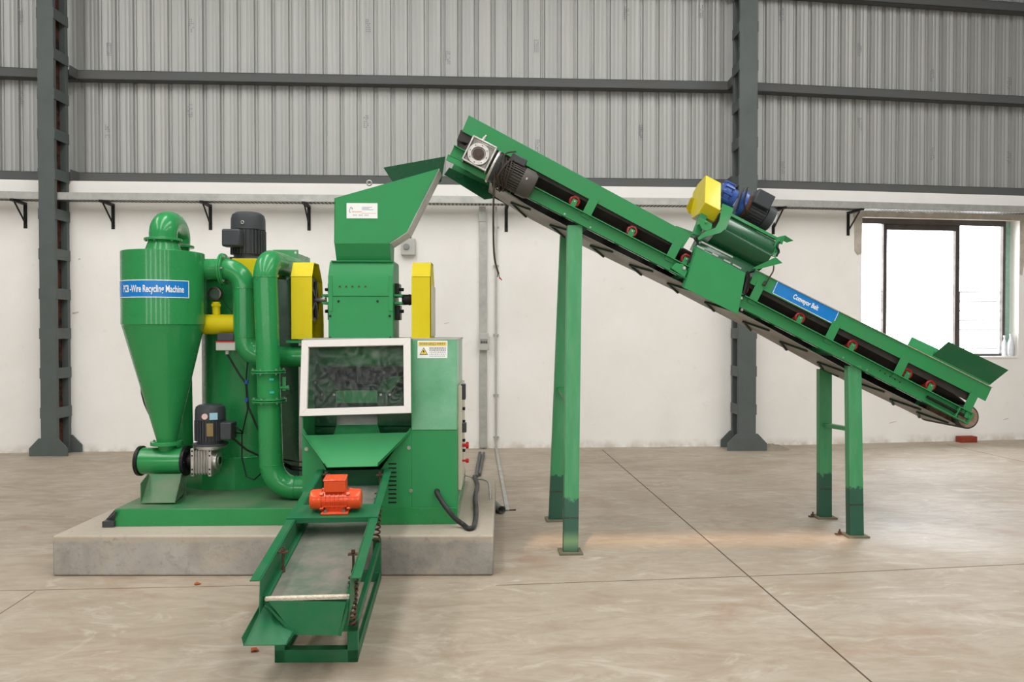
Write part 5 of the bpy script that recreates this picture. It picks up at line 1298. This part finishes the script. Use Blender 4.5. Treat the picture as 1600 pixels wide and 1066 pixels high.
for k in range(9):
    o_ = .045 + k * .010; rr_ = .110 + .006 * math.sin(k * 2.1)
    P_ = []
    for j in range(25):
        q = 2 * PI * j / 24; e = ctv * math.cos(q) + cn * math.sin(q)
        P_.append(GP(ms0 + o_ + .014 * math.sin(q * 2 + k) + (.02 if math.sin(q) < -.5 else 0), mo_c, nO - .01) + e * rr_ * (1 + .05 * math.sin(q + k)))
    mb.tube(P_, .0042, 6)
P_ = smooth([CPX(776, 255, -.16), CPX(773, 275, -.16), CPX(771, 320, -.14), CPX(771, 370, -.14), CPX(773, 405, -.14), CPX(779, 428, -.14)])
mb.tube(P_, .0065, 8); mb.tube([CPX(779, 428, -.14), CPX(781, 436, -.14)], .003, 6); mb.tube([CPX(778, 427, -.14), CPX(777, 433, -.13)], .003, 6)
mb.tube(smooth([GP(ms0 + .10, mo_c - .05, .12), GP(ms0 + .05, mo_c - .09, .07), GP(ms0 + .05, mo_c - .1, .0)]), .005, 6)
part('coiled_cable', mb, COPR, hd, label='coiled brown cable with one end hanging down')
mb = MB().tube([CPX(781, 434, -.14), CPX(784, 438, -.14)], .004, 6); part('bare_wire_end', mb, REDL, hd)

# ---------------------------------------------------------------- magnetic separator over the conveyor
mg = thing('magnetic_separator', CPX(1115, 430, .2), 'green magnetic drum separator with a yellow belt guard, straddling the conveyor', 'magnetic separator')
sk_ = [SN(1088, 385, -.05), SN(1164, 426, -.05), SN(1152, 491, -.05), SN(1069, 450, -.05)]
part('skirt_plate', MB().prism([CP(s, -.05, n) for s, n in sk_], ctv * .005), GS, mg, .001)
part('skirt_flange', MB().prism([CPX(1088, 385, -.05), CPX(1084, 383, .0), CPX(1065, 448, .0), CPX(1069, 450, -.05)], cs * .005).prism([CPX(1164, 426, -.05), CPX(1159, 424, 0), CPX(1147, 489, .0), CPX(1152, 491, -.05)], cs * .005), GS, mg)
part('side_bracket', MB().prism([CPX(1049, 419, -.04), CPX(1056, 411, -.04), CPX(1068, 413, -.04), CPX(1074, 424, -.04), CPX(1070, 434, -.04)], ctv * .04), GS, mg, .002)
bolts(mg, [(CPX(1069, 419, -.045), -ctv, .009, .01), (CPX(1158, 466, -.03), -ctv, .007, .01), (CPX(1159, 484, -.03), -ctv, .007, .01)])
# drum
dr0, dr1 = SN(1118, 355, .0), SN(1196, 396, .0)
dn = (dr0[1] + dr1[1]) / 2; rD = .125
sd0, sd1 = SN(1116, 360)[0], SN(1203, 396)[0]
prof = []
mb = MB()
P_ = []
for k in range(23):
    q = R(60) + R(210) * k / 22
    P_.append((-math.cos(q - PI / 2) * 0 + .06 - rD * math.sin(q - R(30) + 0) , dn + rD * math.cos(q - R(30)) * .95))
P_ = [(.07 - rD * math.cos(R(a0_)), dn + rD * math.sin(R(a0_))) for a0_ in range(70, -91, -8)]
P_ = [(.42, dn + rD * .93)] + P_ + [(.42, dn - rD)]
mb.prism([CP(sd0, t_, n_) for t_, n_ in P_], cs * (sd1 - sd0))
part('drum_casing', mb, GX, mg, .001, 'glossy dark green drum casing', sharp=30)
part('top_rail', MB().bar(CP(sd0, .02, dn + rD + .006), CP(sd1 + .02, .02, dn + rD + .006), .03, .02, up=cn), G, mg, .001)
# end plates
mb = MB().prism([CPX(1129, 318, -.06), CPX(1145, 325, -.06), CPX(1133, 358, -.06), CPX(1126, 364, -.06), CPX(1100, 371, -.06), CPX(1092, 376, -.06), CPX(1090, 372, -.06), CPX(1102, 362, -.06), CPX(1118, 356, -.06), CPX(1124, 345, -.06)], ctv * .006)
mb.prism([CPX(1145, 325, -.06), CPX(1146, 328, -.06), CPX(1134, 360, -.06), CPX(1131, 357, -.06)], ctv * .12)
part('left_end_bracket', mb, G, mg, .001)
mb = MB()
bk_ = [CPX(1095, 340, -.05), CPX(1113, 350, -.05), CPX(1112, 357, -.05), CPX(1104, 361, -.05), CPX(1097, 358, -.05), CPX(1093, 350, -.05)]
mb.prism(bk_, ctv * .10); bolt(mb, CPX(1103, 348, -.052), -ctv, .007)
part('rounded_cheek', mb, G, mg, .002)
mb = MB().prism([CPX(1128, 331, -.04), CPX(1139, 327, -.04), CPX(1131, 352, -.04), CPX(1119, 355, -.04)], ctv * .06); part('chain_recess', mb, BLK, mg)
mb = MB().sheet([CPX(1214, 371, -.03), CPX(1227, 368, -.05), CPX(1239.5, 376, -.05), CPX(1229, 379, -.03)], .006).sheet([CPX(1214, 371, -.03), CPX(1227, 368, -.05), CPX(1222, 382, -.03), CPX(1212, 380, -.03)], .006)
mb.sheet([CPX(1176, 419, -.03), CPX(1212, 402, -.05), CPX(1222.5, 411, -.05), CPX(1184, 421, -.03)], .006).sheet([CPX(1212, 402, -.05), CPX(1219, 395, -.04), CPX(1217, 387, -.03), CPX(1205, 400, -.03)], .006)
mb.sheet([CPX(1204, 400, -.04), CPX(1216, 388, -.04), CPX(1219, 371, -.04), CPX(1213, 374, -.04), CPX(1208, 390, -.04)], .006)
part('right_end_bracket', mb, G, mg)
for P_, r__ in (([CPX(1218, 378, -.05), CPX(1214, 386, -.06), CPX(1217, 392, -.05), CPX(1213, 401, -.05)], .007),
                ([CPX(1103, 369, .0), CPX(1086, 372, -.03), CPX(1090, 380, -.03), CPX(1082, 398, -.02), CPX(1076, 410, -.02)], .009),
                ([CPX(1165, 425, -.03), CPX(1168, 433, -.03), CPX(1165, 448, -.02), CPX(1161, 462, -.02)], .02)):
    part('black_cable', MB().tube(smooth(P_), r__, 8), BLK, mg)
mb = MB().tube(smooth([CPX(1209, 415, -.04), CPX(1208, 424, -.04), CPX(1202, 434, -.03), CPX(1196, 444, -.02)]), .005, 8).cyl(CPX(1197, 440, -.02), CPX(1193, 446, -.02), .012, n=10)
part('hanging_wire', mb, COPR, mg)
# slots under the drum
part('slotted_plate', MB().sheet([CPX(1092, 372, .0), CPX(1186, 420, .0), CPX(1165, 427, -.045), CPX(1088, 386, -.045)], .004), GX, mg)
mb = MB()
for (u0, v0, u1, v1) in ((1089, 384, 1100, 390), (1113, 396, 1122, 401), (1131, 406, 1141, 411), (1145, 413, 1158, 420), (1096, 378, 1145, 402)):
    mb.bar(CPX(u0, v0, -.052), CPX(u1, v1, -.052), .004, .010, up=cn)
part('pale_slots', mb, GALV, mg)
part('mounting_post', MB().bar(CPX(1087, 368, .03), CPX(1101, 330, .03), .045, .05, up=cs), GC, mg, .002)
for u_, v_ in ((1066, 380), (1192, 440)):
    s_ = SN(u_, v_)[0]; part('mounting_post', MB().bar(CP(s_, W + .02, .05), CP(s_, W + .02, dn - .02), .045, .02, up=cs), GC, mg, .002)
    part('mounting_arm', MB().bar(CP(s_, W + .01, dn - .02), CP(sd0 if u_ < 1100 else sd1, .38, dn - .02), .03, .04, up=cn), GC, mg, .002)
# yellow guard
gp = [(1096, 270, .12), (1086, 285, .30), (1079.5, 299, .36), (1082, 331, .34), (1087, 345, .22), (1094.5, 336, .02), (1103, 317, -.05)]
P3 = [CPX(u, v, t_) for u, v, t_ in gp]
sm = sum(SN(u, v, t_)[0] for u, v, t_ in gp) / len(gp)
P3 = [p + cs * ((sm - (p - CO).dot(cs)) * .5) for p in P3]
part('belt_guard', MB().prism(P3, cs * .125), Y2, mg, .004, 'yellow belt guard')
part('guard_tab', MB().prism([CPX(1072, 325, .3), CPX(1080, 308, .3), CPX(1086, 330, .3), CPX(1076, 333, .3)], cs * .03), Y2, mg)
# motor and blue gearbox
def mp(u, v, t_): return CPX(u, v, t_)
m0 = mp(1128, 305, .22); 
part('gearbox', MB().lathe(m0 - cs * .03, cs, [(0, .075), (.02, .10), (.06, .10), (.065, .085), (.12, .08)], 28), BLUE, mg, .002, 'blue gearbox')
mb = MB()
for k in range(12): q = 2 * PI * k / 12; e = ctv * math.cos(q) + cn * math.sin(q); mb.obox(m0 + cs * .01 + e * .102, cs * .07, e * .014, e.cross(cs) * .02)
part('gearbox_ribs', mb, BLUE, mg, .002)
part('gearbox_collar', MB().lathe(m0 + cs * .13, cs, [(0, .07), (.01, .105), (.035, .105), (.036, .06)], 28), BLUE, mg, .002, 'blue flange collar')
part('motor_flange', MB().lathe(m0 + cs * .165, cs, [(0, .06), (.001, .10), (.016, .10), (.05, .08)], 28), RUST, mg)
m1 = m0 + cs * .2
mb = MB().lathe(m1, cs, [(0, .078), (.14, .078)], 28)
for k in range(26): q = 2 * PI * k / 26; e = ctv * math.cos(q) + cn * math.sin(q); mb.obox(m1 + cs * .07 + e * .082, cs * .12, e * .016, e.cross(cs) * .006)
part('motor_body', mb, GREY, mg)
part('fan_cover', MB().lathe(m1 + cs * .14, cs, [(0, .093), (.06, .092), (.075, .07), (.075, .01)], 28), GREY, mg)
part('terminal_box', MB().obox(m1 + cs * .06 - ctv * .08 + cn * .075, cs * .13, ctv * .10, cn * .11), GREY, mg, .008)
part('motor_wires', MB().tube(smooth([m0 + cs * .12 - ctv * .1 + cn * .1, m0 + cs * .13 - ctv * .13 - cn * .0, m0 + cs * .17 - ctv * .13 - cn * .06, m0 + cs * .25 - ctv * .12 - cn * .10]), .006, 8).tube(smooth([m0 + cs * .1 - ctv * .08 + cn * .09, m0 + cs * .10 - ctv * .12, m0 + cs * .12 - ctv * .12 - cn * .1]), .006, 8), BLK, mg)

# ---------------------------------------------------------------- small things on the floor
q = AZ(1510, 691, 0)
solo('brick', MB().obox(q + ZA * .038, V((.23, .03, 0)), V((-.012, .10, 0)), ZA * .076), BRK, 'single red brick on the floor at the wall, below the conveyor tail', 'brick', None, .004)
for (u, v, lb_) in ((308, 914, 'dry red leaf on the floor in front of the plinth, left of the feeder'), (397, 1019, 'crumpled red leaf on the floor beside the feeder spout')):
    q = AZ(u, v, 0); mb = MB()
    pts_ = [q + V((math.cos(t_) * r1, math.sin(t_) * r1 * .8, .006 + random.uniform(0, .012))) for t_, r1 in ((0, .022), (.9, .014), (1.8, .02), (2.9, .016), (4.0, .018), (5.2, .012))]
    mb.prism(pts_, (0, 0, -.004)); solo('dry_leaf', mb, LEAF, lb_, 'leaf')
